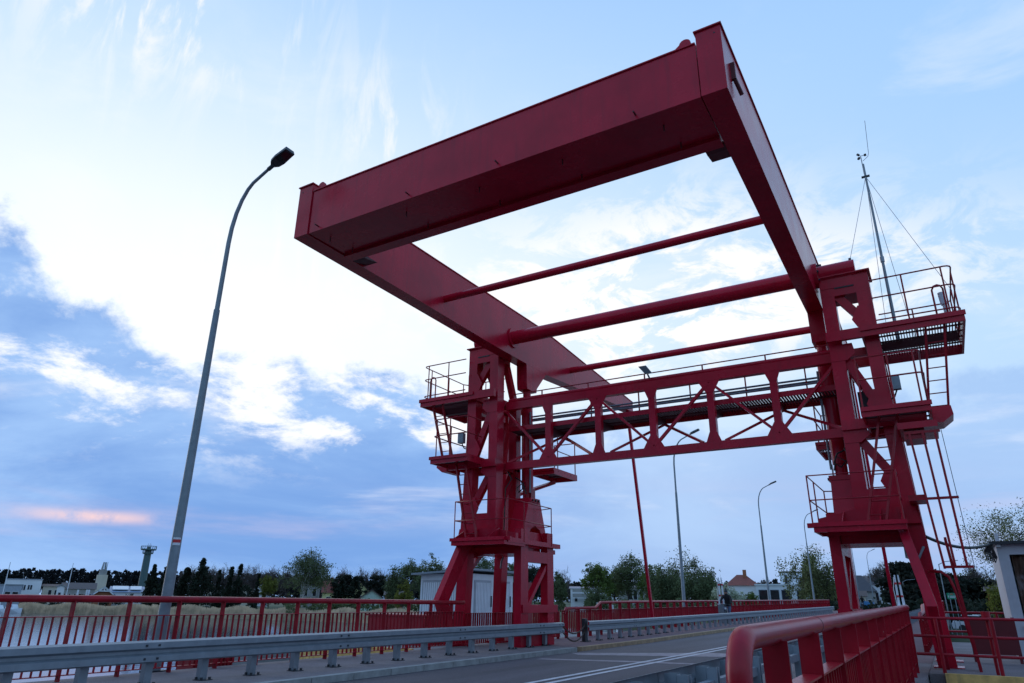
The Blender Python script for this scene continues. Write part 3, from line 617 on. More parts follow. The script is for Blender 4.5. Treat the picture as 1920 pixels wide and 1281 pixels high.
    p3 = plat('lower_platform', 4.02, 5.83, 16.92, 18.1, 3.13, .21)
    P('edge_beam', 3.88, 4.02, 17.0, 17.1, 3.03, 3.13, RED, p3)
    rails(p3, [(5.80, 17.7), (5.80, 17.02), (4.0, 17.02), (4.0, 19.7), (4.5, 19.9)], 3.13, (1.05, .50), [(5.80, 17.02), (4.0, 17.02), (4.0, 18.0), (4.0, 19.7)], .016)
    MB().box(X(4.0), X(4.16), 17.1, 20.3, 2.99, 3.12).build('floor_strip', RED, p3)
    # ladders
    def ladder_x(nm, a, b2, w, n_, wd, par=T):
        l = BAR(nm, (a[0]-w/2, a[1], a[2]), (b2[0]-w/2, b2[1], b2[2]), .05, wd, RED2, par)
        BAR('stile', (a[0]+w/2, a[1], a[2]), (b2[0]+w/2, b2[1], b2[2]), .05, wd, RED2, l)
        for i in range(n_):
            t_ = (i+.5)/n_; q = [a[j]+(b2[j]-a[j])*t_ for j in range(3)]
            TB('rung', [(q[0]-w/2, q[1], q[2]), (q[0]+w/2, q[1], q[2])], .015, 6, RED2, l)
        return l
    def ladder(nm, a, b2, w, n_, wd, par=T):
        l = BAR(nm, (a[0], a[1]-w/2, a[2]), (b2[0], b2[1]-w/2, b2[2]), .05, wd, RED2, par)
        BAR('stile', (a[0], a[1]+w/2, a[2]), (b2[0], b2[1]+w/2, b2[2]), .05, wd, RED2, l)
        for i in range(n_):
            t_ = (i+.5)/n_; q = [a[j]+(b2[j]-a[j])*t_ for j in range(3)]
            TB('rung', [(q[0], q[1]-w/2, q[2]), (q[0], q[1]+w/2, q[2])], .014, 6, RED2, l)
        return l
    ladder_x('ladder', (6.86, 18.05, 5.55), (7.14, 17.66, 7.55), .38, 7, .08)
    ladder_x('ladder', (5.28, 17.16, 3.12), (5.86, 17.30, 5.45), .36, 8, .08)
    # four lower legs
    lg = P('leg', 4.15, 4.39, 18.08, 18.5, DZ, 3.0); P('leg', 4.15, 4.39, 19.7, 20.1, DZ, 3.0)
    P('top_beam', 4.152, 4.388, 18.5, 19.7, 2.52, 2.84); P('box_girder', 4.16, 4.38, 18.1, 18.5, 3.0, 3.44); P('box_girder', 4.16, 4.38, 19.72, 20.08, 3.0, 3.44)
    P('box_side', 4.34, 4.37, 18.5, 19.72, 2.95, 3.42); P('corner_plate', 4.16, 4.5, 20.1, 20.25, 2.82, 2.95)
    P('waist_beam', 4.11, 4.42, 18.14, 20.28, 1.12, 1.34); P('sill_plate', 4.17, 4.37, 18.5, 19.7, DZ, .62)
    BAR('brace', (4.27, 18.55, 1.30), (4.27, 19.72, 2.45), .12, .18, up=(1, 0, 0))
    # raking strut with a tapered foot
    b_ = MB(); y0, y1 = 16.55, 17.05
    b_.hexa([(X(5.92), y0, 1.42), (X(6.11), y0, 1.42), (X(6.11), y1, 1.42), (X(5.92), y1, 1.42), (X(5.62), 17.25, 3.06), (X(5.81), 17.25, 3.06), (X(5.81), 17.74, 3.06), (X(5.62), 17.74, 3.06)])
    b_.build('raking_strut', RED, T)
    b_ = MB().hexa([(X(5.99), 17.35, .2), (X(6.10), 17.35, .2), (X(6.10), 17.74, .2), (X(5.99), 17.74, .2), (X(5.925), 16.56, 1.419), (X(6.105), 16.56, 1.419), (X(6.105), 17.04, 1.419), (X(5.925), 17.04, 1.419)])
    b_.build('strut_foot', RED, T)
    BAR('brace', (5.98, 18.05, 2.25), (5.98, 19.0, 3.0), .12, .16, up=(1, 0, 0)); BAR('brace', (5.95, 18.1, 2.7), (5.1, 19.4, 3.0), .14, .14)
    P('foot_plate', 5.82, 6.36, 17.66, 18.2, DZ-.02, DZ+.05); P('foot_plate', 5.82, 6.36, 19.66, 20.2, DZ-.02, DZ+.05)
    TB('cable_duct', [(5.62, 19.5, 2.95), (5.62, 19.5, 2.75), (5.66, 19.45, 2.6), (5.72, 19.5, 2.4)], .03, 6, GALVP)
    # junction box, cables on the platforms
    P('junction_box', 6.02, 6.22, 17.6, 17.75, 6.1, 6.42, GALVP); TB('cable', [(6.12, 17.7, 6.1), (6.05, 17.72, 5.95), (5.9, 17.8, 5.88)], .018, 6, BLACK)
    P('motor_box', 5.25, 5.55, 18.4, 18.8, 5.75, 6.35, DSTEEL); TB('cable', [(5.3, 18.3, 5.8), (5.4, 18.25, 5.6), (5.5, 18.3, 5.5)], .03, 6, BLACK)
    if s > 0:
        cg = BAR('ladder_cage', (6.20, 17.0, 4.95), (6.36, 17.0, 2.13), .045, .06, RED2)
        for o0, o1 in ((6.45, 6.55), (6.68, 6.75)): BAR('cage_bar', (o0, 17.0, 4.95), (o1, 17.0, 2.15), .045, .06, RED2, cg)
        for z, o1 in ((4.9, 6.78), (3.5, 6.86), (2.14, 6.86)): P('cage_hoop', 6.14 if z > 3 else 6.34, o1, 16.98, 17.03, z, z+.05, RED2, cg); 
        P('cage_tie', 5.95, 6.3, 17.03, 17.76, 3.50, 3.62, RED2, cg); P('cage_tie', 6.1, 6.5, 17.03, 17.76, 4.80, 4.98, RED2, cg)
        P('cage_roof', 6.0, 6.76, 16.95, 18.4, 5.02, 5.16, RED, cg)
        l = ladder('ladder', (6.62, 17.35, .22), (6.47, 17.35, 2.75), .42, 9, .06)
        TB('hand_loop', [(6.62, 17.14, .3), (6.46, 17.14, 1.75), (6.40, 17.14, 1.98), (6.28, 17.14, 2.08), (6.1, 17.3, 2.1), (6.05, 17.7, 2.1)], .03, 8, RED2, l)
        BAR('wire', (6.80, 17.0, 4.95), (6.87, 17.0, 2.15), .012, .012, DSTEEL, cg)
        TB('cable', [(5.68, 18.2, 2.75), (5.70, 17.6, 2.4), (5.9, 17.4, 2.3), (6.05, 17.5, 2.6)], .03, 6, GALVP)
    else:
        P('power_cabinet', 5.2, 5.75, 20.3, 20.6, .4, 2.0, REDBL); TB('cable_duct', [(5.35, 20.28, 2.1), (5.35, 20.28, .25)], .04, 6, GALVP); TB('cable_duct', [(5.45, 20.28, 2.1), (5.45, 20.28, .25)], .03, 6, GALVP)
    return T
tower(-1, 'red steel lifting tower beside the left pavement, white metal kiosk behind its legs')
tower(1, 'red steel lifting tower beside the grey cabin, carrying an antenna mast and a caged ladder')

# antenna mast on the right tower's upper platform
X = lambda o: XC+o
am = thing('antenna_mast', 'thin grey guyed mast with wind sensor standing on the upper platform', 'mast', (X(6.35), 18.6, 7.62))
MB().tube([(X(6.35), 18.6, 7.60), (X(6.35), 18.6, 9.3), (X(6.35), 18.6, 12.75)], .045, 10, .026).build('pole', GALVP, am, True)
MB().tube([(X(6.35), 18.6, 9.75), (X(6.35), 18.6, 9.9)], .05, 10).build('joint_sleeve', GALV, am, True)
MB().tube([(X(6.33), 18.6, 12.45), (X(6.33), 18.6, 12.98)], .012, 6).build('sensor_rod', GALVP, am, True)
b_ = MB()
for k in range(3):
    q = 2*math.pi*k/3; b_.tube([(X(6.33), 18.6, 13.02), (X(6.33)+.10*math.cos(q), 18.6+.10*math.sin(q), 13.02)], .008, 5).tube([(X(6.33)+.08*math.cos(q), 18.6+.08*math.sin(q), 13.02), (X(6.33)+.14*math.cos(q), 18.6+.14*math.sin(q), 13.02)], .035, 6)
b_.build('anemometer', BLACK, am)
MB().tube([(X(6.36), 18.6, 12.85), (X(6.5), 18.6, 12.95), (X(6.53), 18.6, 13.05), (X(6.60), 18.6, 14.1)], .007, 5).build('lightning_rod', GALVP, am)
for p in ((X(5.6), 17.9, 9.55), (X(6.1), 19.9, 7.7), (X(6.75), 19.9, 7.75), (X(7.62), 17.75, 8.3)):
    MB().tube([(X(6.35), 18.6, 12.35), p], .006, 4).build('guy_wire', GALVP, am)
MB().box(X(6.25), X(6.45), 18.57, 18.63, 12.33, 12.37).build('guy_collar', BLACK, am)
al = thing('signal_lamp', 'white weathered signal lamp on the outer corner of the upper platform', 'lamp', (X(7.40), 17.75, 7.68))
MB().tube([(X(7.42), 17.75, 7.66), (X(7.42), 17.75, 8.0)], .05, 10).build('stand', WHITE, al, True)
MB().tube([(X(7.42), 17.75, 8.0), (X(7.40), 17.75, 8.08), (X(7.38), 17.75, 8.30)], .075, 12, .06).build('lamp_housing', WHITE, al, True)
# ================================================================== street lamps
def lamp(y, label, x=-12.30, zb=DZ, h=8.75):
    L = thing('street_lamp', label, 'street lamp', (x, y, zb), 'street lamps along the left side of the bridge')
    MB().tube([(x, y, zb-.05), (x, y, zb+3.), (x, y, h-1.6)], .105, 16, .062).build('pole', GALVP, L, True)
    pts = [(x, y, h-1.65), (x, y, h)]+[(x+.75*(1-math.cos(R(a))), y, h+1.45*math.sin(R(a))) for a in (15, 30, 45, 60, 72)]
    e = pts[-1]; pts += [(e[0]+.45, y, e[2]+.20)]
    MB().tube(pts, .050, 10, .034).build('arm', GALVP, L, True)
    e = pts[-1]
    MB().tube([e, (e[0]+.16, y, e[2]+.065)], .045, 10).build('spigot', LAMPG, L, True)
    hx, hz = e[0]+.12, e[2]+.05; ca, sa = math.cos(R(20)), math.sin(R(20))
    out = [(0, .05), (.08, .12), (.22, .145), (.56, .125), (.56, -.125), (.22, -.145), (.08, -.12), (0, -.05)]
    b_ = MB(); n_ = len(out)
    b_.v = [(hx+u*ca, y+v, hz+u*sa-.01) for u, v in out]+[(hx+u*ca-.05*sa, y+v*.85, hz+u*sa+.05*ca+.02) for u, v in out]
    b_.f = [tuple(range(n_)), tuple(range(n_, 2*n_))]+[(i, (i+1) % n_, n_+(i+1) % n_, n_+i) for i in range(n_)]
    hd = b_.build('lamp_head', LAMPG, L)
    MB().bar((hx+.22*ca, y, hz+.22*sa-.018), (hx+.52*ca, y, hz+.52*sa-.018), .19, .012).build('lens', GLASS, hd)
    MB().box(x-.17, x+.17, y-.17, y+.17, zb-.06, zb+.02).build('foot_plate', DSTEEL, L)
    return L
big = lamp(8.28, 'tall grey street lamp with red and white sticker, outside the red railing by the water')
for z, m, h_ in ((2.46, WHITE, .035), (2.40, REDSTRIPE, .06), (2.355, WHITE, .045)): 
    b_ = MB(); n_ = 6; vs = []
    for zz in (z, z+h_):
        for k in range(n_+1):
            a = R(-75+14*k); r_ = .105-.043*(z-DZ)/7+.006; vs.append((-12.30+r_*math.cos(a), 8.28+r_*math.sin(a), zz))
    b_.add(vs, [(k, k+1, n_+2+k, n_+1+k) for k in range(n_)]); b_.build('sticker', m, big)
MB().box(-12.62, -12.1, 8.0, 8.56, -.4, DZ-.05).build('bracket', CONC, big)
for y, wh in ((38.5, 'beside the leaning red hanger rod of the left arm'), (60., 'before the left half of the white building'), (82., 'rising through the willow by the white building'), (104., 'rising before the dark tiled houses'), (126., 'before the dark roof with a skylight'), (150., 'before the white gabled house')):
    lamp(y, 'slender grey street lamp '+wh, zb=DZ+rise(y)-.05, h=8.75+rise(y), x=-12.30)
for u, d, h_ in ((1775, 78, 5.0), (1700, 118, 4.5)):
    q = at(u, d, -1.); l = thing('side_street_lamp', ['low thin lamp post standing before the dark pines', 'low thin lamp post before the big pine by the white house'][u == 1700], 'street lamp', q)
    MB().tube([q, q+Vector((0, 0, h_+1))], .06, 8, .04).build('pole', GALVP, l, True); MB().tube([q+Vector((0, 0, h_+.95)), q+Vector((.5, 0, h_+1.2)), q+Vector((1.6, 0, h_+1.3))], .035, 6).build('arm', GALVP, l, True)
# ================================================================== kiosk and cabin
ki = thing('metal_kiosk', 'white sheet metal kiosk with ribbed doors and a flat roof behind the left tower', 'kiosk', (-18.5, 27, .2))
MB().box(-19.85, -17.17, 25.4, 28.8, .19, 2.5).build('wall', WHITE, ki)
MB().hexa([(-20.15, 25.05, 2.46), (-16.9, 25.05, 2.62), (-16.9, 29.1, 2.62), (-20.15, 29.1, 2.46), (-20.15, 25.05, 2.53), (-16.9, 25.05, 2.70), (-16.9, 29.1, 2.70), (-20.15, 29.1, 2.53)]).build('roof', GALV, ki)
def kdoor(axis, c, a0, a1, z0, z1, sgn):
    def bx(a, b2, d0, d1, zz0, zz1): return (a, b2, c+sgn*d0, c+sgn*d1, zz0, zz1) if axis == 'y' else (c+sgn*d0, c+sgn*d1, a, b2, zz0, zz1)
    dr = MB().box(*bx(a0, a1, .002, .03, z0, z1)).build('door', DOORSHADE, ki)
    n_ = int((a1-a0)/.12); 
    for i in range(n_):
        aa = a0+.08+(a1-a0-.16)*(i+.1)/n_; MB().box(*bx(aa, aa+(a1-a0)/n_*.62, .03, .05, z0+.1, z1-.1)).build('rib', WHITE, dr)
    MB().box(*bx(a1-.07, a1-.045, .05, .10, (z0+z1)/2-.1, (z0+z1)/2+.35)).build('handle', DSTEEL, dr)
kdoor('y', 25.4, -19.75, -18.6, .3, 2.25, -1); kdoor('y', 25.4, -18.55, -17.4, .3, 2.25, -1)
kdoor('x', -17.17, 25.6, 26.9, .3, 2.25, 1); kdoor('x', -17.17, 27.2, 28.5, .3, 2.25, 1)
MB().box(-17.139, -17.119, 27.25, 27.55, 1.98, 2.14).build('warning_sticker', REDSTRIPE, ki)
cb = thing('control_cabin', 'grey white bridge keeper cabin with brown curtain behind its window', 'cabin', (2.6, 22.5, .25))
MB().box(1.17, 4.6, 21.4, 24.4, .24, .95).build('wall', CABW, cb); MB().box(1.17, 1.40, 21.4, 24.4, .951, 2.86).build('corner_post', CABW, cb); MB().box(4.2, 4.6, 21.4, 24.4, .951, 2.86).build('corner_post', CABW, cb)
MB().box(1.40, 4.2, 21.4, 24.4, 2.62, 2.86).build('window_head', CABW, cb); MB().box(1.40, 4.2, 24.2, 24.4, .951, 2.62).build('wall', CABW, cb)
MB().box(1.03, 4.8, 21.22, 24.6, 2.862, 2.93).build('roof', DSTEEL, cb); MB().box(1.36, 4.25, 21.33, 21.398, .93, 1.0).build('window_sill', WHITE, cb)
w_ = MB(); pts = [(1.45+.05*i, 21.62+.035*math.sin(i*1.35)) for i in range(56)]
w_.add([(x, y, 1.0) for x, y in pts]+[(x, y, 2.6) for x, y in pts], [(i, i+1, 57+i, 56+i) for i in range(55)]); w_.build('curtain', CURT, cb)
MB().box(1.42, 4.18, 21.46, 21.475, .99, 2.61).build('window_pane', bpy.data.materials.new('clear_glass'), cb)
gm = bpy.data.materials['clear_glass']; gm.use_nodes = True; t = gm.node_tree; t.nodes.clear(); o_ = t.nodes.new('ShaderNodeOutputMaterial'); mx = t.nodes.new('ShaderNodeMixShader'); tr_ = t.nodes.new('ShaderNodeBsdfTransparent'); gl = t.nodes.new('ShaderNodeBsdfGlossy'); fz = t.nodes.new('ShaderNodeFresnel')
gl.inputs['Roughness'].default_value = .03; tr_.inputs[0].default_value = (.85, .88, .88, 1); t.links.new(fz.outputs[0], mx.inputs[0]); t.links.new(tr_.outputs[0], mx.inputs[1]); t.links.new(gl.outputs[0], mx.inputs[2]); t.links.new(mx.outputs[0], o_.inputs[0])
MB().box(1.18, 1.26, 21.28, 21.36, 2.80, 3.12).build('antenna_stub', WHITE, cb)
b_ = MB()
for k in range(5): b_.tube([(1.02+.02*k, 21.2, 2.86), (.90+.03*k, 21.2, 2.70), (.92+.04*k, 21.2, 2.5-.02*k), (1.05+.02*k, 21.2, 2.55), (1.08, 21.2, 2.8)], .016, 6)
b_.build('cable_coil', BLACK, cb)
cbl = MB().tube([Vector((-.25, 18.1, 2.85)).lerp(Vector((1.05, 21.2, 2.86)), i/16)-Vector((0, 0, .15*4*(i/16)*(1-i/16)))+Vector((0, 0, 0)) for i in range(17)], .035, 8).build('supply_cable', BLACK, None, True, org=(-.25, 18.1, 2.85))
tag(cbl, 'thick dark cable hanging from the right tower to the cabin roof', 'cable')
tag(MB().tube([(-.25, 18.1, 2.85), (-.35, 18.05, 2.95), (-.45, 18.0, 3.05)], .03, 6).build('cable_clamp', BLACK, None, True, org=(-.25, 18.1, 2.85)), 'dark clamp holding the thick cable at the right tower leg', 'clamp')
# small red items on the left pier and fenders by the lamp
rc = thing('red_cabinet', 'low deep red steel cabinet behind the railing, left of the tower strut', 'cabinet', (-14.2, 17.9, .2))
MB().box(-15.4, -13.3, 17.2, 18.6, .19, .98).build('body', REDBL, rc); MB().box(-15.45, -13.25, 17.15, 18.65, .982, 1.03).build('lid', REDBL, rc); MB().box(-13.7, -13.4, 17.8, 18.1, 1.032, 1.12).build('vent', REDBL, rc)
for y, w in ((9.2, .36), (9.75, .34)):
    o = thing('fender_crate', 'small red ribbed crate outside the railing, '+('next to the big lamp post' if y < 9.5 else 'second one from the big lamp post'), 'crate', (-12.75, y, -.2), 'red crates outside the railing')
    MB().box(-13.0, -12.5, y, y+w, -.2, .50).build('body', REDBL, o)
    for k in range(4): MB().box(-12.499, -12.47, y+.03+k*w/4, y+.06+k*w/4, -.19, .52).build('rib', REDBL, o)
    MB().box(-12.6, -12.23, y+.1, y+.16, -.06, .0).build('hanger', DSTEEL, o)
# raised road barriers
for x, y, lab in ((-11.55, 43.3, 'raised road barrier with folded white arms on the left pavement, next to the cyclist'), (-2.15, 41., 'raised road barrier with red and white arms seen between the right tower legs')):
    zb = DZ+rise(y); br = thing('road_barrier', lab, 'barrier', (x, y, zb))
    MB().box(x-.22, x+.22, y-.2, y+.2, zb-.01, zb+1.0).build('machine_box', GALVP, br); MB().box(x-.24, x+.24, y-.22, y+.22, zb+1.0, zb+1.05).build('lid', WHITE, br)
    for dx_, lean in ((-.12, .02), (.10, -.05)):
        ar = MB().hexa([(x+dx_-.06, y-.03, zb+1.04), (x+dx_+.06, y-.03, zb+1.04), (x+dx_+.06, y+.03, zb+1.04), (x+dx_-.06, y+.03, zb+1.04), (x+dx_+lean-.03, y-.02, zb+2.5), (x+dx_+lean+.03, y-.02, zb+2.5), (x+dx_+lean+.03, y+.02, zb+2.5), (x+dx_+lean-.03, y+.02, zb+2.5)]).build('boom', WHITE, br)
        for k in range(2): 
            z = zb+1.45+.6*k; MB().box(x+dx_-.05+lean*.5, x+dx_+.05+lean*.5, y-.034, y+.034, z, z+.10).build('red_band', REDSTRIPE, ar)
    MB().tube([(x-.2, y, zb+1.05), (x-.24, y, zb+1.8), (x-.15, y, zb+2.4)], .014, 6).build('cable', WHITE, br)
# ================================================================== cyclists
def person_mat():
    m = bpy.data.materials.new('rider_clothes'); m.use_nodes = True; t = m.node_tree; b = t.nodes['Principled BSDF']; b.inputs['Roughness'].default_value = .85
    tcx = t.nodes.new('ShaderNodeTexCoord'); sp = t.nodes.new('ShaderNodeSeparateXYZ'); t.links.new(tcx.outputs['Object'], sp.inputs[0])
    r_ = t.nodes.new('ShaderNodeValToRGB'); mr = t.nodes.new('ShaderNodeMapRange'); t.links.new(sp.outputs[2], mr.inputs[0]); mr.inputs[1].default_value = 0; mr.inputs[2].default_value = 2
    t.links.new(mr.outputs[0], r_.inputs[0]); cr = r_.color_ramp; cr.interpolation = 'CONSTANT'
    for p, c in ((0, (.02, .02, .02)), (.13, (.07, .10, .16)), (.45, (.012, .012, .015)), (.80, (.30, .17, .13)), (.835, (.012, .012, .014))):
        e = cr.elements.new(p) if p else cr.elements[0]; e.color = (*c, 1)
    cr.elements.remove(cr.elements[-1])
    t.links.new(r_.outputs[0], b.inputs['Base Color']); return m
PM = person_mat()
def cyclist(x, y, lab, blab):
    z = DZ+rise(y)
    bk = thing('bicycle', blab, 'bicycle', (x, y, z), 'bicycles on the left pavement')
    def wheel(yy, nm):
        pts = [(x, yy+.33*math.cos(2*math.pi*k/20), z+.34+.33*math.sin(2*math.pi*k/20)) for k in range(21)]
        w = MB().tube(pts, .02, 6).build(nm, BLACK, bk); sp = MB()
        for k in range(8): 
            q = 2*math.pi*k/8; sp.bar((x, yy, z+.34), (x, yy+.32*math.cos(q), z+.34+.32*math.sin(q)), .006)
        sp.build('spokes', GALV, w)
    wheel(y-.52, 'wheel'); wheel(y+.52, 'wheel')
    MB().tube([(x, y-.52, z+.34), (x, y-.38, z+.95)], .018, 6).tube([(x, y-.42, z+.80), (x, y+.05, z+.30)], .02, 6).tube([(x, y+.05, z+.30), (x, y+.2, z+.88)], .018, 6).tube([(x, y+.2, z+.80), (x, y-.40, z+.88)], .016, 6).tube([(x, y+.05, z+.3), (x, y+.52, z+.34)], .014, 6).tube([(x, y+.2, z+.8), (x, y+.52, z+.34)], .012, 6).build('frame', DSTEEL, bk)
    MB().tube([(x-.29, y-.30, z+1.02), (x-.1, y-.40, z+1.02), (x+.1, y-.40, z+1.02), (x+.29, y-.30, z+1.02)], .016, 6).tube([(x, y-.39, z+.93), (x, y-.40, z+1.02)], .016, 6).build('handlebar', DSTEEL, bk)
    MB().box(x-.08, x+.08, y+.08, y+.34, z+.90, z+.95).build('saddle', BLACK, bk)
    MB().tube([(x, y-.47, z+.80), (x, y-.43, z+.80)], .05, 10).build('headlight', WHITE, bk)
    me = bpy.data.meshes.new('person')
    V = [(0, .18, 1.0), (0, .12, 1.22), (0, .0, 1.46), (0, -.04, 1.56), (0, -.09, 1.66), (0, -.08, 1.76),
         (-.19, .0, 1.45), (-.30, -.14, 1.24), (-.28, -.30, 1.06), (.19, .0, 1.45), (.30, -.14, 1.24), (.28, -.30, 1.06),
         (-.10, .16, .98), (-.13, -.18, .78), (-.11, .02, .36), (-.11, -.10, .30), (.10, .16, .98), (.12, -.10, .62), (.11, .05, .22), (.11, -.07, .16)]
    E_ = [(0, 1), (1, 2), (2, 3), (3, 4), (4, 5), (2, 6), (6, 7), (7, 8), (2, 9), (9, 10), (10, 11), (0, 12), (12, 13), (13, 14), (14, 15), (0, 16), (16, 17), (17, 18), (18, 19)]
    rad = [.17, .16, .17, .07, .10, .095, .085, .065, .05, .085, .065, .05, .11, .085, .055, .05, .11, .085, .055, .05]
    me.from_pydata(V, E_, []); o = bpy.data.objects.new('person', me); col.objects.link(o); o.location = (x, y, z); ORG[o.name] = Vector((x, y, z)); me.materials.append(PM)
    md = o.modifiers.new('skin', 'SKIN'); md.use_smooth_shade = True
    if not me.skin_vertices: me.attributes.new('skin_vertex', 'FLOAT', 'POINT')
    for i, sv in enumerate(me.skin_vertices[0].data): sv.radius = (rad[i], rad[i]*(.75 if i < 3 else 1)); sv.use_root = i == 0
    sb = o.modifiers.new('subsurf', 'SUBSURF'); sb.levels = 2; sb.render_levels = 2
    tag(o, lab, 'person')
    hd = MB().tube([(x, y-.07, z+1.70), (x, y-.07, z+1.80), (x, y-.06, z+1.86), (x, y-.06, z+1.89)], .112, 12, .05); hd.build('hat', BLACK, o, True)
    return o
cyclist(-11.2, 43.0, 'person in black jacket and hat cycling beside the raised barrier', 'bicycle under the rider beside the raised barrier')
cyclist(-11.2, 118., 'small distant person in black cycling far down the pavement', 'distant bicycle far down the pavement before the houses')
# ================================================================== buildings across the water
def house(name, label, u0, u1, d, vw, vr=None, depth=9., wall=WALLW, roof=ROOFR, kind='gable_x', wins=(), cat='house', over=.4, chim=None, rot=0., base=-1.6, door=None):
    A, B = at(u0, d), at(u1, d); w = (B-A).length; ex = (B-A).normalized(); ex = Matrix.Rotation(R(rot), 3, 'Z') @ ex; ey = Vector((-ex.y, ex.x, 0))
    if ey.dot(A) < 0: ey = -ey
    um = (u0+u1)/2; zw = zat(um, vw, d); zr_ = zat(um, vr, d) if vr else zw+.3
    H = thing(name, label, cat, (A.x, A.y, base)); O = Vector((A.x, A.y, 0))
    def Lp(x, y, z): return O+ex*x+ey*y+Vector((0, 0, z))
    def lbox(x0, x1, y0, y1, z0, z1): return MB().hexa([Lp(x0, y0, z0), Lp(x1, y0, z0), Lp(x1, y1, z0), Lp(x0, y1, z0), Lp(x0, y0, z1), Lp(x1, y0, z1), Lp(x1, y1, z1), Lp(x0, y1, z1)])
    if kind == 'gable_y':
        pl_ = [(0, base), (w, base), (w, zw), (w/2, zr_), (0, zw)]; b_ = MB(); b_.add([Lp(x, 0, z) for x, z in pl_]+[Lp(x, depth, z) for x, z in pl_], [(0, 1, 2, 3, 4), (9, 8, 7, 6, 5)]+[(i, (i+1) % 5, 5+(i+1) % 5, 5+i) for i in range(5)]); b_.build('wall', wall, H)
        rf = MB(); th = .22; sl = (zr_-zw)/(w/2)
        for sg in (0, 1):
            xs = [-over, w/2] if sg == 0 else [w+over, w/2]; zz = [zw-over*sl, zr_]
            rf.hexa([Lp(xs[0], -over, zz[0]), Lp(xs[1], -over, zz[1]), Lp(xs[1], depth+over, zz[1]), Lp(xs[0], depth+over, zz[0]), Lp(xs[0], -over, zz[0]+th), Lp(xs[1], -over, zz[1]+th), Lp(xs[1], depth+over, zz[1]+th), Lp(xs[0], depth+over, zz[0]+th)])
        rfo = rf.build('roof', roof, H)
    else:
        lbox(0, w, 0, depth, base, zw).build('wall', wall, H)
        if kind == 'flat':
            rfo = lbox(-.15, w+.15, -.15, depth+.15, zw, zw+.25).build('roof', roof, H)
        else:
            i_ = over if kind == 'gable_x' else -min(depth, w)*.35
            r0, r1 = -i_, w+i_
            b_ = MB(); b_.add([Lp(-over, -over, zw-.1), Lp(w+over, -over, zw-.1), Lp(w+over, depth+over, zw-.1), Lp(-over, depth+over, zw-.1), Lp(r0, depth/2, zr_), Lp(r1, depth/2, zr_)], [(0, 1, 5, 4), (2, 3, 4, 5), (1, 2, 5), (3, 0, 4), (3, 2, 1, 0)])
            rfo = b_.build('roof', roof, H)
    if chim: lbox(chim*w-.35, chim*w+.35, depth*.35, depth*.35+.6, zw, zr_+.9).build('chimney', BRICK, rfo)
    for (a, b2, z0, z1) in wins:
        x0, x1, q0, q1 = a*w, b2*w, base+(zw-base)*z0, base+(zw-base)*z1
        wo_ = lbox(x0-.08, x1+.08, -.06, -.002, q0-.08, q1+.08).build('window', WALLW if wall is not WALLW else WALLBL, H); lbox(x0, x1, -.085, -.061, q0, q1).build('pane', GLASS, wo_)
    if door: lbox(door[0]*w, door[1]*w, -.07, -.003, base, base+(zw-base)*door[2]).build('door', ROOFB, H)
    return H
def grid(nx, nz, wx=.5, wz=.5, x0=.05, x1=.95, z0=.15, z1=.95):
    r_ = []
    for i in range(nx):
        for j in range(nz):
            cx, cz = x0+(x1-x0)*(i+.5)/nx, z0+(z1-z0)*(j+.5)/nz; r_.append((cx-wx*(x1-x0)/nx/2, cx+wx*(x1-x0)/nx/2, cz-wz*(z1-z0)/nz/2, cz+wz*(z1-z0)/nz/2))
    return r_
house('marina_building', 'white flat-roofed two-storey building by the boats, with paired small windows', 4, 73, 262, 1087, None, 14, WALLW, WALLBL, 'flat', [(.24, .31, .62, .80), (.33, .39, .62, .80), (.46, .50, .62, .80), (.53, .57, .62, .80), (.64, .68, .64, .8), (.71, .75, .64, .8), (.50, .80, .08, .42)], 'building')
house('boat_shed', 'grey blue flat shed standing before the white marina building', -30, 38, 246, 1097, None, 10, WALLBL, GALVP, 'flat', [(.55, .70, .35, .7), (.76, .92, .35, .7)], 'shed')
house('low_house', 'cream low house with shallow brown roof next to the marina building', 77, 116, 270, 1099, 1095, 10, WALLC, ROOFB, 'gable_x', [(.3, .45, .4, .8), (.6, .7, .4, .8)])
house('shed', 'small white gabled shed among the dark grey roofs', 104, 118, 250, 1100, 1097, 7, WALLW, GALVP, 'gable_y', [(.3, .6, .3, .7)], 'shed')
house('warehouse', 'long dark grey roof between the white shed and the concrete silo', 112, 176, 300, 1104, 1092, 16, WALLG, ROOFD, 'gable_x', grid(6, 1, .3, .4), 'warehouse')
house('marina_hall', 'low hall with blue grey roof and white striped skylights', 205, 266, 236, 1110, 1099, 16, WALLW, ROOFBL, 'gable_x', grid(5, 1, .4, .5), 'hall')
hh = house('timber_hall', 'white timber gable hall with exposed roof trusses beside the blue roof', 174, 212, 228, 1114, 1101, 12, BRICK, ROOFBL, 'gable_y', [(.35, .65, .2, .8)], 'hall', over=.7)
A, B = at(174, 227.4), at(212, 227.4); zl, zt = zat(193, 1115, 228), zat(193, 1100.5, 228); Mid = (A+B)/2
for p, q in (((A, zl), (Mid, zt)), ((B, zl), (Mid, zt)), ((A.lerp(B, .2), zl+.9), (A.lerp(B, .8), zl+.9)), ((A.lerp(B, .28), zl+.9), (Mid, zt)), ((A.lerp(B, .72), zl+.9), (Mid, zt)), ((Mid, zl+.9), (Mid, zt))):
    MB().bar((p[0].x, p[0].y, p[1]), (q[0].x, q[0].y, q[1]), .28).build('roof_truss', WALLW, hh)
sa, sb_ = at(206, 235.4), at(262, 235.4)
mh = [o for o in bpy.data.objects if o.name.startswith('marina_hall')][0]
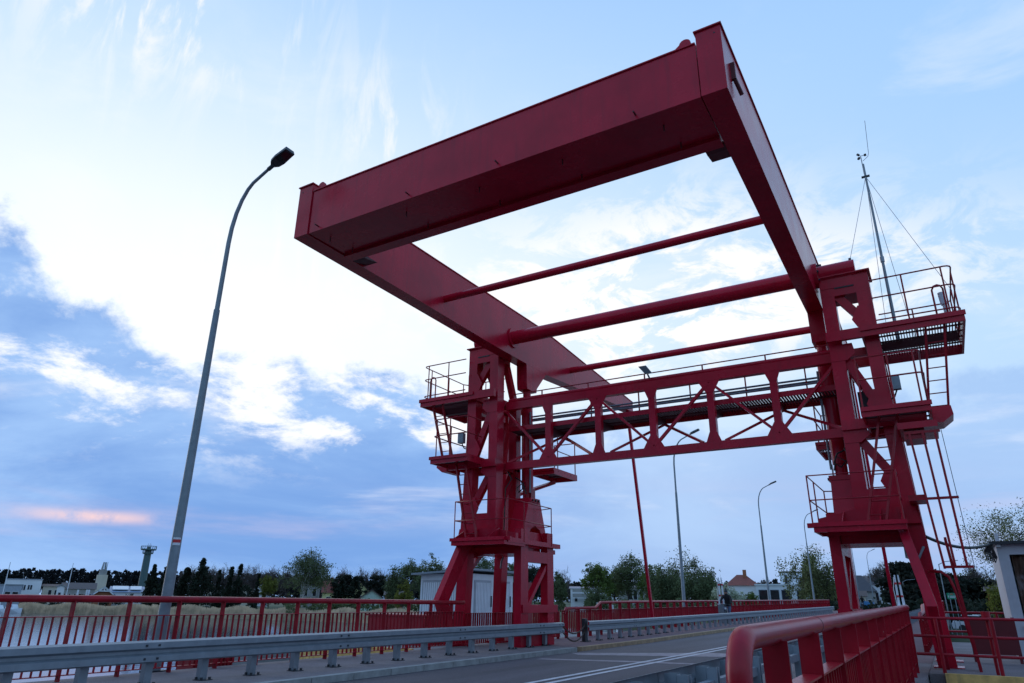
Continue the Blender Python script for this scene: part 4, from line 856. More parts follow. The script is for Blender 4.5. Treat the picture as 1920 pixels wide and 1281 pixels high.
for k0, k1 in ((.05, .55), (.6, .95)):
    a, c = at(205+61*k0, 236), at(205+61*k1, 236); away = Vector((a.x, a.y, 0)).normalized()
    f0, f1 = zat(235, 1110, 236), zat(235, 1099, 236)
    MB().hexa([(a.x+away.x*1, a.y+away.y*1, f0+.55), (c.x+away.x*1, c.y+away.y*1, f0+.55), (c.x+away.x*7, c.y+away.y*7, f1-.1), (a.x+away.x*7, a.y+away.y*7, f1-.1), (a.x+away.x*1, a.y+away.y*1, f0+.75), (c.x+away.x*1, c.y+away.y*1, f0+.75), (c.x+away.x*7, c.y+away.y*7, f1+.1), (a.x+away.x*7, a.y+away.y*7, f1+.1)]).build('skylight', WHITE, mh)
# concrete silo with lattice mast
def stack(name, label, cat, u, d, base, levels):
    q = at(u, d); T = thing(name, label, cat, (q.x, q.y, base))
    return T, q
T, q = stack('silo_tower', 'pale concrete silo tower with a lattice mast on top', 'tower', 184, 330, -1, None)
px = 330/1379*1.12
z1, z2, z3 = zat(184, 1078, 330), zat(187, 1069, 330), zat(189, 1054, 330)
MB().tube([(q.x, q.y, -1), (q.x, q.y, z1)], 7.2*px, 12).build('shaft', WALLC, T); MB().tube([(q.x, q.y, z1), (q.x, q.y, z2)], 5.2*px, 12).build('upper_shaft', WALLG, T)
b_ = MB()
for a in range(4):
    c, s_ = math.cos(a*math.pi/2+.5), math.sin(a*math.pi/2+.5); b_.bar((q.x+c*1., q.y+s_*1., z2), (q.x+c*.5, q.y+s_*.5, z3), .22)
for k in range(8):
    z = z2+(z3-z2)*k/8
    for a in range(4):
        c, s_, c2, s2 = math.cos(a*math.pi/2+.5), math.sin(a*math.pi/2+.5), math.cos((a+1)*math.pi/2+.5), math.sin((a+1)*math.pi/2+.5); r_ = 1-.5*k/8
        b_.bar((q.x+c*r_, q.y+s_*r_, z), (q.x+c2*r_, q.y+s2*r_, z+(z3-z2)/8), .12)
b_.build('lattice_mast', GALVP, T); MB().tube([(q.x+2, q.y, z2-1), (q.x+2, q.y, z3)], .10, 6).build('pole', GALVP, T)
# green observation tower
T, q = stack('observation_tower', 'slim green observation tower with two round platforms beyond the reeds', 'tower', 262, 285, -1, None)
zt = zat(268, 1030, 285); px = 285/1379*1.15
MB().tube([(q.x, q.y, -1), (q.x, q.y, zt*.5), (q.x, q.y, zt)], 5.6*px, 14, 4.6*px).build('shaft', GREENT, T, True)
for zz, r_ in ((zat(267, 1037, 285), 7.2), (zt, 10.5)):
    p_ = MB().tube([(q.x, q.y, zz-.25), (q.x, q.y, zz+.15)], r_*px, 18).build('platform', GREENT, T)
    b_ = MB()
    for k in range(18):
        a = 2*math.pi*k/18; b_.bar((q.x+r_*px*math.cos(a), q.y+r_*px*math.sin(a), zz), (q.x+r_*px*math.cos(a), q.y+r_*px*math.sin(a), zz+1.1), .08)
        a2 = a+2*math.pi/18; b_.bar((q.x+r_*px*math.cos(a), q.y+r_*px*math.sin(a), zz+1.1), (q.x+r_*px*math.cos(a2), q.y+r_*px*math.sin(a2), zz+1.1), .09)
    b_.build('guard_rail', GREENT, p_)
MB().tube([(q.x, q.y, zt), (q.x, q.y, zt+1.0)], 2.2*px, 10).build('cabin', GREENT, T)
for k in range(5): MB().bar((q.x-1.2+.6*k, q.y, zt), (q.x-1.2+.6*k, q.y, zt+1.6+.5*(k % 2)), .08).build('antenna', GALVP, T)
# houses along the far shore
house('cottage', 'small cottage with red gable roof half hidden by ivy-clad trees', 386, 400, 232, 1103, 1096, 8, WALLC, ROOFR, 'gable_y', [(.35, .65, .3, .7)])
house('gabled_house', 'cream house with steep brown gable behind bare trees', 446, 472, 236, 1104, 1093, 10, WALLC, ROOFB, 'gable_y', [(.2, .4, .3, .75), (.6, .8, .3, .75)])
house('gabled_house', 'second cream house with brown gable, next to the yellow-green bush', 474, 502, 244, 1104, 1094, 10, WALLW, ROOFB, 'gable_y', [(.2, .4, .3, .75), (.6, .8, .3, .75)])
house('block_house', 'pale grey flat-roofed two-storey house behind the tall birch', 562, 613, 205, 1098, None, 10, WALLG, ROOFD, 'flat', [(.12, .26, .12, .42), (.12, .26, .58, .88), (.45, .58, .12, .42), (.45, .58, .58, .88), (.70, .80, .50, .85)])
house('villa', 'yellow house under a steep red roof', 604, 655, 198, 1111, 1089, 11, WALLY, ROOFR, 'gable_x', [(.15, .3, .3, .75), (.5, .65, .3, .75)], chim=.3)
house('villa', 'yellow gabled house with brown roof, between dark conifers', 652, 692, 190, 1110, 1091, 11, WALLY, ROOFB, 'gable_y', [(.2, .35, .3, .8), (.6, .75, .3, .8)])
house('bungalow', 'pale green gabled bungalow with low brown roof by the reeds', 676, 716, 168, 1121, 1107, 10, WALLGN, ROOFB, 'gable_y', [(.3, .42, .35, .8), (.55, .67, .35, .8)])
house('brick_house', 'small orange brick house with dark roof behind the reeds', 722, 756, 172, 1115, 1108, 9, BRICK, ROOFD, 'gable_x', [(.2, .4, .3, .8)])
house('apartment_block', 'white three-storey apartment block with balconies and a low pink roof', 1070, 1152, 178, 1103, 1099, 12, WALLW, PALEJ, 'gable_x', [(.10, .15, .12, .30), (.10, .15, .50, .68), (.35, .41, .12, .30), (.35, .41, .50, .68), (.45, .51, .50, .68), (.60, .68, .12, .30), (.60, .68, .50, .68), (.86, .93, .12, .30), (.86, .93, .50, .68)], 'building')
ab = [o for o in bpy.data.objects if o.name == 'apartment_block'][0]
for v in (1112, 1122):
    A, B = at(1074, 177), at(1112, 177); z = zat(1093, v, 177); n_ = Vector((A.x, A.y, 0)).normalized()*-1.2
    f = MB().hexa([A+Vector((0, 0, z)), B+Vector((0, 0, z)), B+n_+Vector((0, 0, z)), A+n_+Vector((0, 0, z)), A+Vector((0, 0, z+.15)), B+Vector((0, 0, z+.15)), B+n_+Vector((0, 0, z+.15)), A+n_+Vector((0, 0, z+.15))]).build('balcony', WALLW, ab)
    MB().bar(A+n_+Vector((0, 0, z+.6)), B+n_+Vector((0, 0, z+.6)), .06, .8).build('balustrade', WALLG, f)
house('grey_house', 'unplastered grey house with dark windows, among the birches', 1160, 1212, 160, 1101, 1097, 10, WALLG, ROOFD, 'hip', [(.36, .50, .14, .46), (.56, .66, .14, .46), (.80, .92, .14, .46), (.36, .50, .58, .90), (.55, .68, .58, .90), (.78, .90, .58, .90)])
house('red_roof_house', 'white house with large red tiled roof and chimney behind the blossoming bush', 1366, 1424, 150, 1097, 1076, 11, WALLW, ROOFR, 'hip', [(.3, .42, .3, .7), (.7, .82, .3, .7)], chim=.62)
MW = house('modern_building', 'white flat-roofed modern building with a row of large dark windows', 1420, 1546, 138, 1098, None, 14, WALLW, WALLW, 'flat', [(.045, .175, .0, .87), (.22, .345, .0, .87), (.39, .515, .0, .87), (.62, .74, .0, .87), (.80, .95, .0, .87)], 'building')
house('upper_storey_block', 'set-back white upper block with dark roof edge above the modern building', 1468, 1545, 149, 1074, None, 10, WALLW, ROOFD, 'flat', [(.12, .18, .55, .95), (.5, .9, .6, .9)], 'building')
house('dark_roof_house', 'house with big dark tiled roof and a skylight before the far trees', 1582, 1645, 158, 1108, 1077, 12, WALLG, ROOFD, 'hip', [(.3, .5, .2, .7), (.75, .85, .2, .7)])
house('annex', 'low brown-roofed annex before the dark tiled house', 1578, 1625, 148, 1117, 1107, 8, WALLC, ROOFB, 'gable_x', [(.4, .8, .2, .7)])
house('long_house', 'long dark-roofed block behind the tiled house', 1612, 1668, 176, 1086, 1078, 12, WALLW, ROOFD, 'gable_x', [(.5, .58, .45, .8), (.8, .9, .45, .8)])
house('white_house', 'white gabled house with brown window behind the second barrier', 1632, 1668, 165, 1094, 1083, 10, WALLW, ROOFD, 'gable_x', [(.25, .5, .42, .75), (.55, .9, .1, .32)])
house('red_house', 'low red house behind the yellow-green bush by the grey cabin', 1856, 1915, 120, 1107, 1096, 10, mat('red_render', (.30, .05, .035), .9), ROOFB, 'gable_x', [(.2, .4, .3, .7)])
tp_ = at(1612, 125); o = MB().prism([(0, 0), (2.2, 0), (1.9, 1.5), (.4, 1.7)], 'y', 0, 2).build('tarp', TARP); o.location = (tp_.x, tp_.y, .2+rise(106)-.5); tag(o, 'blue tarpaulin stall in front of the dark roof house', 'stall')
# ================================================================== boats and moorings
def boat(label, u, d, ln, mast=0., lean=0.):
    q = at(u, d, WZ); Bt = thing('sailing_boat' if mast else 'motor_boat', label, 'boat', (q.x, q.y, WZ), 'boats moored by the reeds')
    st = [(-.5, .30, .55), (-.2, .42, .5), (.2, .36, .55), (.5, .02, .75)]; b_ = MB()
    for x, w, h in st: b_.v += [(q.x+x*ln, q.y-w*ln*.35, WZ+h*ln*.18), (q.x+x*ln, q.y-w*ln*.22, WZ-.25), (q.x+x*ln, q.y+w*ln*.22, WZ-.25), (q.x+x*ln, q.y+w*ln*.35, WZ+h*ln*.18)]
    for i in range(3): b_.f += [(4*i+k, 4*i+k+1, 4*i+5+k, 4*i+4+k) for k in range(3)]+[(4*i+3, 4*i, 4*i+4, 4*i+7)]
    b_.f += [(0, 3, 2, 1), (12, 13, 14, 15)]; b_.build('hull', WHITE, Bt)
    cbn = MB().hexa([(q.x-.25*ln, q.y-.1*ln, WZ+.08*ln), (q.x+.2*ln, q.y-.08*ln, WZ+.08*ln), (q.x+.2*ln, q.y+.08*ln, WZ+.08*ln), (q.x-.25*ln, q.y+.1*ln, WZ+.08*ln), (q.x-.2*ln, q.y-.08*ln, WZ+.22*ln), (q.x+.08*ln, q.y-.06*ln, WZ+.22*ln), (q.x+.08*ln, q.y+.06*ln, WZ+.22*ln), (q.x-.2*ln, q.y+.08*ln, WZ+.22*ln)]).build('cabin', WHITE, Bt)
    MB().box(q.x-.15*ln, q.x+.05*ln, q.y-.095*ln, q.y-.07*ln, WZ+.14*ln, WZ+.19*ln).build('window', GLASS, cbn)
    if mast:
        MB().tube([(q.x, q.y, WZ+.1), (q.x, q.y, WZ+mast)], .13, 6, .08).build('mast', WHITE, Bt, True)
        MB().bar((q.x, q.y, WZ+1.6), (q.x-.4*ln, q.y, WZ+1.7), .2, .3).build('boom_with_sail', WHITE, Bt)
    return Bt
boat('white motor boat moored at the left end of the reeds', 30, 221, 9); boat('white sailing boat with tall mast behind the reeds by the marina', 124, 232, 9, 12.5); boat('sailing boat with bare mast before the grey shed', 4, 224, 8, 12.); boat('small white motor boat next to the grey shed', -10, 214, 7)
for u in (144.5, 161, 165): 
    q = at(u, 232, WZ); tag(MB().tube([(q.x, q.y, WZ-.3), (q.x, q.y, zat(u, 1106, 232))], .28, 8, .22).build('mooring_post', WHITE, None, True, org=(q.x, q.y, WZ)), {144.5: 'single white mooring post by the reeds before the dark grey warehouse', 161: 'white mooring post of a pair, further from the timber hall', 165: 'white mooring post of a pair, next to the white timber hall'}[u], 'mooring post', 'white mooring posts')
# green direction sign and cars right of the tower
q = at(1789, 74, -1.2); sg = thing('road_sign', 'green road direction sign with a white arrow beyond the right tower', 'sign', q)
z0, z1 = zat(1789, 1123.5, 74), zat(1789, 1112, 74); a, c = at(1779, 74), at(1798, 74); ex = (c-a).normalized(); ey = Vector((-ex.y, ex.x, 0))
def sq(x0, x1, zz0, zz1, dpt, m, nm, par): 
    n_ = -ey*dpt; return MB().hexa([a+ex*x0+Vector((0, 0, zz0)), a+ex*x1+Vector((0, 0, zz0)), a+ex*x1+n_+Vector((0, 0, zz0)), a+ex*x0+n_+Vector((0, 0, zz0)), a+ex*x0+Vector((0, 0, zz1)), a+ex*x1+Vector((0, 0, zz1)), a+ex*x1+n_+Vector((0, 0, zz1)), a+ex*x0+n_+Vector((0, 0, zz1))]).build(nm, m, par)
w = (c-a).length; bd = sq(0, w, z0, z1, .03, SIGNG, 'board', sg)
h_ = z1-z0
sq(w*.10, w*.16, z0+h_*.25, z0+h_*.6, .04, WHITE, 'arrow', bd); sq(w*.28, w*.9, z0+h_*.42, z0+h_*.52, .04, WHITE, 'text_line', bd); sq(w*.28, w*.8, z0+h_*.22, z0+h_*.32, .04, WHITE, 'text_line', bd); sq(w*.35, w*.62, z0+h_*.74, z0+h_*.88, .04, REDSTRIPE, 'route_number', bd)
for k in (.25, .75): p = a+ex*w*k; MB().bar((p.x, p.y, -1.2), (p.x, p.y, z1), .06).build('post', GALVP, sg)
def car(u, d, lab, m):
    q = at(u, d, -.95); C = thing('parked_car', lab, 'car', q, 'cars parked beyond the right tower'); x, y, z = q
    MB().prism([(-2.1, .28), (2.1, .28), (2.15, .75), (1.3, .9), (-2.0, .95), (-2.15, .7)], 'y', -.85, .85).build('body', m, C).location = (0, 0, 0)
    MB().prism([(-1.7, .93), (1.0, .9), (.35, 1.42), (-1.3, 1.45)], 'y', -.75, .75).build('cabin', GLASS, C); MB().prism([(-1.3, 1.40), (.35, 1.38), (.2, 1.47), (-1.2, 1.50)], 'y', -.72, .72).build('roof', m, C)
    for dx_ in (-1.3, 1.3):
        for dy_ in (-.86, .70): MB().tube([(dx_, dy_, .32), (dx_, dy_+.16, .32)], .32, 14).build('wheel', BLACK, C)
    MB().box(1.9, 2.14, -.75, -.45, .6, .75).build('headlight', WHITE, C); MB().box(1.9, 2.14, .45, .75, .6, .75).build('headlight', WHITE, C)
    C.location = q; 
    for ch in C.children: ch.location = (0, 0, 0); ch.data.transform(Matrix.Translation(ORG[C.name]))
    return C
car(1826, 84, 'white parked car nearest the green road sign', CARW); car(1846, 88, 'white parked car before the red house', CARW); car(1866, 92, 'blue parked car next to the yellow-green bush', CARB)
# ================================================================== vegetation
def leaf_cloud(cent, rad, n, size, flat=.8, aspect=1.6):
    """n small leaf faces scattered in gaussian clumps -> verts, faces"""
    k = RNG.integers(0, len(cent), n); P_ = cent[k]+np.clip(RNG.normal(0, 1, (n, 3)), -1.5, 1.5)*rad[k][:, None]*np.array([.55, .55, .55*flat])
    a = RNG.normal(0, 1, (n, 3)); a /= np.linalg.norm(a, axis=1)[:, None]; b_ = np.cross(a, RNG.normal(0, 1, (n, 3))); b_ /= np.linalg.norm(b_, axis=1)[:, None]
    s_ = size*RNG.uniform(.6, 1.35, n)[:, None]; a = a*s_*aspect*.5; b_ = b_*s_*.5
    V = np.stack([P_-a, P_+b_, P_+a, P_-b_], 1).reshape(-1, 3)
    return V
def leaf_obj(V, m, par, name='crown', org=None):
    nq = len(V)//4; me = bpy.data.meshes.new(name); o = ORG[par.name]
    me.vertices.add(len(V)); me.vertices.foreach_set('co', (V-np.array(o)).astype(np.float32).ravel())
    me.loops.add(nq*4); me.loops.foreach_set('vertex_index', np.arange(nq*4, dtype=np.int32)); me.polygons.add(nq); me.polygons.foreach_set('loop_start', np.arange(0, nq*4, 4, dtype=np.int32)); me.polygons.foreach_set('loop_total', np.full(nq, 4, dtype=np.int32))
    me.update(); me.validate(); me.materials.append(m); ob = bpy.data.objects.new(name, me); col.objects.link(ob); ob.parent = par; ORG[ob.name] = o; return ob
RMIN = [.012]
def branches(mb, p, d, ln, r_, depth, tips, spread=.55, up=.15, n=3):
    d = d.normalized(); q = p+d*ln; mid = p+d*ln*.5+Vector(RNG.normal(0, ln*.04, 3)); mb.tube([p, mid, q], max(r_, RMIN[0]), 5 if depth > 1 else 3, max(r_*.6, RMIN[0]*.7)); tips.append((np.array(q), ln))
    if depth <= 0: return
    for i in range(n+(depth > 2)):
        v = Vector(RNG.normal(0, 1, 3)); v = (v-d*v.dot(d)).normalized(); nd = d*(1-spread*.5)+v*spread*RNG.uniform(.7, 1.4)+Vector((0, 0, up))
        st = p.lerp(q, RNG.uniform(.5, 1.)); branches(mb, st, nd, ln*RNG.uniform(.58, .82), r_*.58, depth-1, tips, spread, up, n)
def tree(label, u, d, vtop, wpx, style, m=L_MID, n=2600, size=.34, base=-1.4, name='tree', bark=BARK, group='trees on the far shore', cat='tree'):
    q = at(u, d, base); ztop = zat(u, vtop, d); h = ztop-base; w = wpx*d/1379*1.1/2
    T = thing(name, label, cat, (q.x, q.y, base), group); tips = []; mb = MB()
    if style in ('round', 'willow', 'birch', 'bare', 'bush'):
        tf = {'round': .28, 'willow': .18, 'birch': .3, 'bare': .3, 'bush': .08}[style]
        mb.tube([q, q+Vector((RNG.normal(0, .15), RNG.normal(0, .15), h*tf*.6)), q+Vector((0, 0, h*tf+.2))], .026*h*.5+.05, 7, .015*h*.5+.03)
        dep = 4 if style == 'bare' else 3; RMIN[0] = .045 if style == 'bare' else .012
        for i in range(6 if style != 'birch' else 8):
            a = 2*math.pi*(i+RNG.uniform(-.2, .2))/6; elv = RNG.uniform(.5, 1.5) if style != 'birch' else RNG.uniform(1., 2.2)
            v = Vector((math.cos(a)*w/h*2.2, math.sin(a)*w/h*2.2, elv)); branches(mb, q+Vector((0, 0, h*tf*RNG.uniform(.75, 1.15))), v, h*(.30 if style != 'birch' else .27)*RNG.uniform(.75, 1.1), .014*h*.5+.015, dep, tips, .62, .12 if style != 'willow' else -.02)
        P_ = np.array([t_[0] for t_ in tips]); 
        # fit the crown into its real size
        off = P_-np.array(q); kx = w/max(np.quantile(np.hypot(off[:, 0], off[:, 1]), .96), .1); kz = h/max(off[:, 2].max(), .1)*.97
        S = np.array([kx, kx, kz]); V_ = np.array(mb.v)-np.array(q); mb.v = [tuple(x) for x in V_*S+np.array(q)]; P_ = off*S+np.array(q)
        mb.build('trunk', bark, T)
        if n:
            # uneven: drop some clumps, thicken others
            keep = RNG.random(len(P_)) > .25; C_ = P_[keep] if keep.sum() > 5 else P_; rad = RNG.uniform(.35, 1.25, len(C_))*max(w, h*.3)*.22
            if style == 'birch':
                C2 = C_.copy(); C2[:, 2] -= RNG.uniform(.05, .28, len(C_))*h; C_ = np.vstack([C_, C2]); rad = np.concatenate([rad, rad*.8]); C_[:, 2] = np.maximum(C_[:, 2], base+.15*h)
            if style == 'willow':
                C2 = C_.copy(); C2[:, 2] -= RNG.uniform(0, .22, len(C_))*h; C_ = np.vstack([C_, C2]); rad = np.concatenate([rad, rad*.8]); C_[:, 2] = np.maximum(C_[:, 2], base+.06*h)
            V = leaf_cloud(C_, rad, int(n*2.3), size*.58, .9 if style != 'willow' else 1.5); leaf_obj(V, m, T)
    elif style == 'column':      # ivy-clad or columnar evergreen
        mb.tube([q, q+Vector((0, 0, h*.9))], .22, 6, .05).build('trunk', BARK, T)
        nc = 60; t_ = RNG.random(nc)**.85; ph, ex_, lean = RNG.uniform(0, 6), RNG.uniform(.8, 2.2), RNG.normal(0, .25, 2)*w; prof = np.clip(1.12-.98*t_**ex_+.24*np.sin(t_*8+ph), .10, 1.25)*RNG.uniform(.55, 1.2, nc); a = RNG.uniform(0, 6.283, nc)
        C_ = np.stack([q.x+lean[0]*t_+np.cos(a)*prof*w*.70, q.y+lean[1]*t_+np.sin(a)*prof*w*.70, base+h*t_*.96+.1], 1); V = leaf_cloud(C_, w*.46*(1.05-.62*t_), n, size, 1.25); V[:, 2] = np.maximum(V[:, 2], base+.02); leaf_obj(V, m, T)
    elif style == 'pine':
        top = q+Vector((RNG.normal(0, .4), RNG.normal(0, .4), h*.92)); mb.tube([q, q.lerp(top, .5)+Vector((RNG.normal(0, .3), 0, 0)), top], .028*h*.5+.08, 7, .06); C_ = []; rad = []
        for i in range(26):
            t_ = RNG.uniform(.42, 1.0); a = RNG.uniform(0, 6.283); rr_ = w*RNG.uniform(.35, 1.05)*(1.15-.65*((t_-.42)/.58)**1.5); s0 = q.lerp(top, t_*.93); e = Vector((s0.x+math.cos(a)*rr_, s0.y+math.sin(a)*rr_, s0.z+rr_*RNG.uniform(.05, .35)))
            mb.tube([s0, e], .06, 4, .025)
            for k in (.6, .85, 1.0): C_.append(np.array(s0.lerp(e, k))); rad.append(w*RNG.uniform(.16, .30))
        mb.build('trunk', BARK, T); V = leaf_cloud(np.array(C_), np.array(rad), n, size, .5); leaf_obj(V, m, T)
    return T
# ivy-clad dark trees left
for i, (u, w, v, d, side) in enumerate([(281, 19, 1058, 205, 'next to the green observation tower'), (301, 14, 1062, 203, 'just behind the big lamp post'), (334, 23, 1063, 200, 'right of the big lamp post'), (374, 34, 1047, 198, 'the stoutest one of the dark row'), (406, 11, 1068, 196, 'beside the red roofed cottage'), (424, 13, 1062, 195, 'slim, before the bare trees'), (443, 18, 1056, 194, 'tall, before the first cream gable'), (478, 8, 1076, 190, 'thin, between the cream gables')]):
    tree('dark ivy-clad columnar tree '+side, u, d, v, w, 'column', L_DARK, 3600, .34, name='ivy_tree')
for u, w, v, d, l in [(352, 40, 1057, 212, 'behind the stout ivy-clad tree'), (398, 46, 1055, 214, 'beside the red roofed cottage'), (434, 50, 1052, 212, 'behind the tall ivy-clad tree'), (468, 46, 1054, 210, 'above the first cream gable'), (505, 50, 1057, 208, 'behind the yellow-green bush'), (536, 40, 1058, 206, 'left of the tall birch'), (638, 60, 1056, 208, 'above the steep red roof'), (672, 44, 1060, 206, 'above the dark conifers'), (702, 50, 1062, 204, 'above the umbrella pine'), (1050, 44, 1058, 190, 'right of the left tower'), (1443, 40, 1080, 175, 'behind the modern building'), (1664, 60, 1050, 170, 'above the white gabled house'), (1843, 50, 1045, 130, 'above the red house, beside the grey cabin')]:
    tree('bare thin-twigged tree '+l, u, d, v, w, 'bare', L_BUD, 1400, .16, name='bare_tree')
tree('yellow-green spring bush before the cream gables', 499, 186, 1078, 26, 'bush', L_YEL, 2200, .32, name='bush', cat='bush', group='bushes by the shore')
tree('tall birch with two drooping crowns behind the railing', 570, 168, 1027, 72, 'birch', L_MID, 5200, .32, name='birch', bark=BIRCH)
for u, w, v, d, l in [(633, 26, 1086, 176, 'before the yellow house with red roof'), (663, 28, 1083, 174, 'before the yellow gabled house'), (729, 12, 1100, 160, 'small, beside the green bungalow')]: tree('dark cone-shaped conifer '+l, u, d, v, w, 'column', L_DARK, 2600, .36, name='conifer')
for u, w, v, d, l in [(640, 50, 1074, 200, 'behind the steep red roof'), (668, 40, 1072, 201, 'behind the yellow gabled house'), (706, 44, 1072, 186, 'umbrella shaped, over the green bungalow')]: tree('dark pine '+l, u, d, v, w, 'pine', L_PINE, 2200, .40, name='pine')
for u, w, v, d, n_, m, st, l in [(737, 34, 1054, 150, 2200, L_MID, 'birch', 'slim tree with sparse spring leaves left of the kiosk'), (770, 56, 1047, 148, 2600, L_MID, 'round', 'brownish green tree beside the kiosk roof'), (757, 30, 1086, 140, 1800, L_YEL, 'bush', 'olive bush left of the white kiosk'), (815, 70, 1038, 146, 4200, L_MID, 'round', 'tall green tree rising above the white kiosk'), (868, 60, 1048, 142, 3600, L_OLIVE, 'round', 'olive tree seen behind the left tower strut'), (915, 80, 1040, 138, 5200, L_MID, 'round', 'broad green tree seen between the left tower legs'), (955, 50, 1052, 134, 3000, L_MID, 'round', 'green tree behind the inner leg of the left tower'), (1002, 60, 1062, 132, 3000, L_DARK, 'round', 'dark tree seen through the inner leg frame of the left tower'), (1046, 36, 1072, 128, 2600, L_MID, 'bush', 'grey green bush right of the left tower'), (1122, 52, 1051, 140, 4200, L_FRESH, 'round', 'fresh green round tree before the apartment block'), (1118, 44, 1104, 122, 2400, L_MID, 'bush', 'grey green bush at the foot of the apartment block'), (1178, 58, 1036, 142, 4000, L_MID, 'birch', 'drooping birch beside the grey house'), (1152, 30, 1058, 146, 1600, L_MID, 'birch', 'thin birch between apartment block and grey house'), (1224, 40, 1056, 138, 2600, L_FRESH, 'round', 'green tree behind the red hanger rod')]:
    tree(l, u, d, v, w, st, m, n_, .30, name='bush' if st == 'bush' else 'tree', cat='bush' if st == 'bush' else 'tree')
tree('large broad willow behind the second street lamp', 1284, 124, 1036, 112, 'willow', L_MID, 9500, .30, name='willow')
tree('lower willow shoot left of the large broad willow', 1240, 122, 1062, 50, 'willow', L_MID, 3600, .30, name='willow')
tree('lower willow mass beside the raised barrier', 1325, 120, 1078, 50, 'willow', L_MID, 3600, .28, name='willow')
tree('white blossoming bush behind the cyclist', 1374, 112, 1096, 58, 'bush', L_BLOS, 3600, .26, name='blossom_bush', cat='bush', group='bushes by the shore')
tree('green bush between blossom and modern building', 1408, 110, 1108, 26, 'bush', L_FRESH, 1800, .24, name='bush', cat='bush', group='bushes by the shore')
tree('yellow olive willow in front of the white modern building', 1530, 112, 1016, 78, 'willow', L_OLIVE, 5600, .28, name='willow')
tree('olive bush before the dark tiled house', 1588, 128, 1080, 34, 'round', L_OLIVE, 1800, .26, name='bush', cat='bush', group='bushes by the shore')
for u, w, v, d, l in [(1728, 96, 1046, 128, 'the big pine left of the right tower leg'), (1702, 50, 1070, 124, 'lower pine before the big one'), (1760, 60, 1066, 132, 'behind the right tower leg'), (1794, 60, 1070, 130, 'above the green road sign'), (1826, 64, 1074, 128, 'behind the parked white car'), (1780, 60, 1088, 118, 'low, beside the green road sign'), (1852, 50, 1082, 126, 'before the red house'), (1714, 70, 1094, 116, 'low, under the big pine')]:
    tree('dark pine, '+l, u, d, v, w, 'pine', L_PINE, 5200, .42, name='pine', group='pines beyond the right tower')
tree('pale green tree top behind the dark pines', 1815, 145, 1066, 50, 'round', L_OLIVE, 1800, .28)
tree('yellow-green bush with blossoms beside the grey cabin', 1886, 70, 1092, 44, 'bush', L_YEL, 2600, .18, name='bush', cat='bush', group='bushes by the shore')
tree('large tree with thin spring leaves rising behind the grey cabin', 1945, 58, 930, 200, 'round', L_OLIVE, 9000, .11, name='tree')
# reeds along the shore: nobody could count them
pts = []
V = []
path = [at(u, d) for u, d in ((40, 220), (150, 202), (289, 181), (400, 168), (500, 155), (620, 143), (720, 131), (860, 122), (1000, 115))]
for i in range(len(path)-1):
    a, c = np.array(path[i]), np.array(path[i+1]); n_ = int(np.linalg.norm(c-a)*150)
    t_ = RNG.random(n_)[:, None]; P_ = a+(c-a)*t_; rd = P_/np.linalg.norm(P_, axis=1)[:, None]; P_ = P_+rd*(RNG.random(n_)[:, None]**1.2*9-.6); P_[:, 2] = WZ-.1
    hgt = RNG.uniform(1.7, 2.75, n_)*(.88+.12*np.sin(t_[:, 0]*9+i)); ln = RNG.normal(0, .16, (n_, 2)); wd = .045
    rx = np.stack([-rd[:, 1], rd[:, 0], np.zeros(n_)], 1)*wd; tp_ = P_+np.concatenate([ln, hgt[:, None]], 1)
    V.append(np.stack([P_-rx, P_+rx, tp_+rx*.5, tp_-rx*.5], 1).reshape(-1, 3))
V = np.vstack(V); tmp = thing('reeds', 'x', 'x'); ob = leaf_obj(V, REED, tmp, 'reed_bed'); ob.parent = None; bpy.data.objects.remove(tmp)
ob['label'] = 'belt of dry pale brown reeds along the far shore'; ob['category'] = 'reeds'; ob['kind'] = 'stuff'
# far pine forest on the skyline
V = []; F = []
def forest(u0, u1, d, vt, n_, name, lab):
    vv = []; cs = []; rr_ = []
    for i in range(n_):
        u = u0+(u1-u0)*(i+RNG.random())/n_; dd = d*RNG.uniform(.94, 1.06); q = at(u, dd); zt_ = zat(u, vt(u), dd)+RNG.normal(0, .9); b0 = -1
        hh_ = zt_-b0
        for k in range(7): t_ = RNG.uniform(.02, 1.)**.8; cs.append((q.x+RNG.normal(0, .8), q.y+RNG.normal(0, .8), b0+hh_*(.25+.74*t_))); rr_.append(3.4*(1-.72*t_))
    tmp = thing('f', 'x', 'x'); ob = leaf_obj(leaf_cloud(np.array(cs), np.array(rr_), n_*230, 1.15, 1.3), L_FAR, tmp, name); ob.parent = None; bpy.data.objects.remove(tmp)
    ob['label'] = lab; ob['category'] = 'forest'; ob['kind'] = 'stuff'
forest(-250, 620, 760, lambda u: 1069+.018*u, 330, 'pine_forest', 'dark pine forest skyline behind the marina')
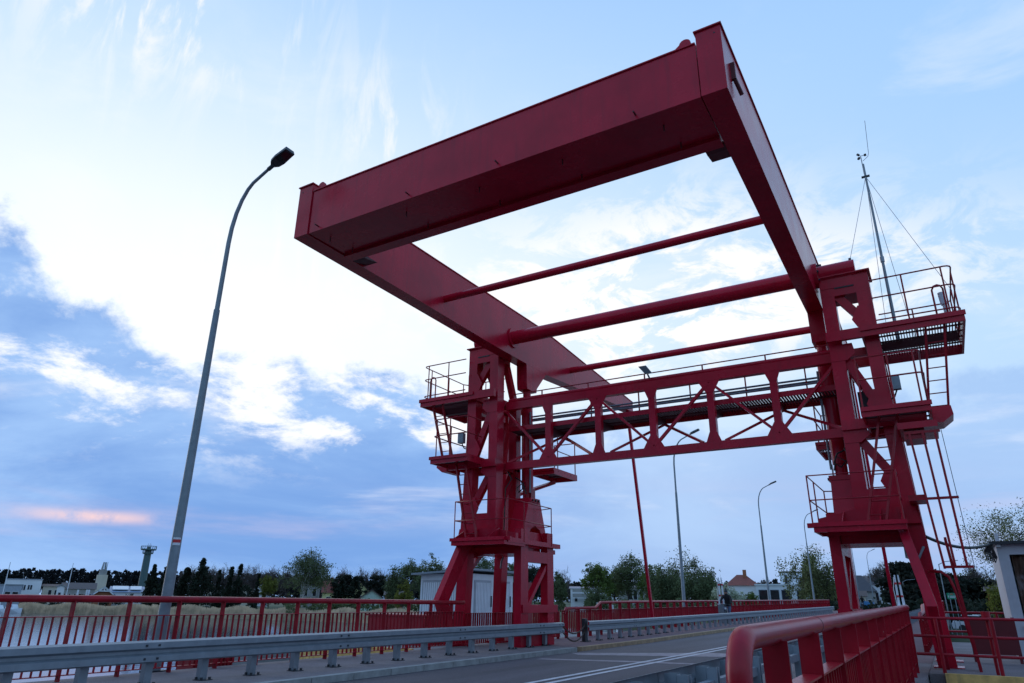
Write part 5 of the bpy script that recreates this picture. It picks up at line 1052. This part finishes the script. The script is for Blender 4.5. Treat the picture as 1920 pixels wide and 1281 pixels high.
forest(500, 1420, 520, lambda u: 1088+.010*(u-500), 200, 'pine_forest', 'dark forest strip behind the far houses')
forest(1400, 2150, 420, lambda u: 1096-.01*(u-1400), 150, 'pine_forest', 'dark woodland behind the houses by the bridge end')
# unseen belt of trees, added behind the viewer to block the low sky
cs = np.stack([RNG.uniform(-70, 75, 420), RNG.uniform(-34, -20, 420), RNG.uniform(0, 9.5, 420)], 1); rr_ = RNG.uniform(1.2, 2.4, 420)
tmp = thing('f', 'x', 'x'); ob = leaf_obj(leaf_cloud(cs, rr_, 42000, .55), L_MID, tmp, 'sky_blocking_trees'); ob.parent = None; bpy.data.objects.remove(tmp)
ob['label'] = 'dense unseen belt of trees, added on the near bank to block low sky'; ob['category'] = 'trees'; ob['kind'] = 'stuff'
# low hedge line hiding the shore behind the houses
def hedge(u0, u1, d, v, n_, m, name, lab):
    cs = []; rr_ = []
    for i in range(n_):
        u = u0+(u1-u0)*i/n_; q = at(u, d*RNG.uniform(.97, 1.03)); zt_ = zat(u, v, d); cs.append((q.x, q.y, -1.+RNG.uniform(.2, .9)*(zt_+1))); rr_.append(RNG.uniform(.6, 1.3))
    tmp = thing('f', 'x', 'x'); ob = leaf_obj(leaf_cloud(np.array(cs), np.array(rr_), n_*70, .34), m, tmp, name); ob.parent = None; bpy.data.objects.remove(tmp)
    ob['label'] = lab; ob['category'] = 'shrubs'; ob['kind'] = 'stuff'
hedge(268, 482, 206, 1098, 70, L_DARK, 'shore_shrubs', 'dark undergrowth at the feet of the ivy-clad trees')
hedge(60, 560, 226, 1116, 60, L_DARK, 'shore_shrubs', 'dark low shrubs between the reeds and the left houses')
hedge(540, 1060, 152, 1124, 70, L_MID, 'shore_shrubs', 'grey green shrubs behind the reeds near the kiosk')
hedge(1160, 1420, 118, 1126, 45, L_MID, 'shore_shrubs', 'low shrubs under the willows')
hedge(1560, 2000, 100, 1130, 60, L_DARK, 'shore_shrubs', 'dark shrubs below the pines')
for o in list(bpy.data.objects):
    if o.type == 'MESH' and o.parent is None and 'kind' not in o and 'label' not in o: print('UNLABELLED', o.name)
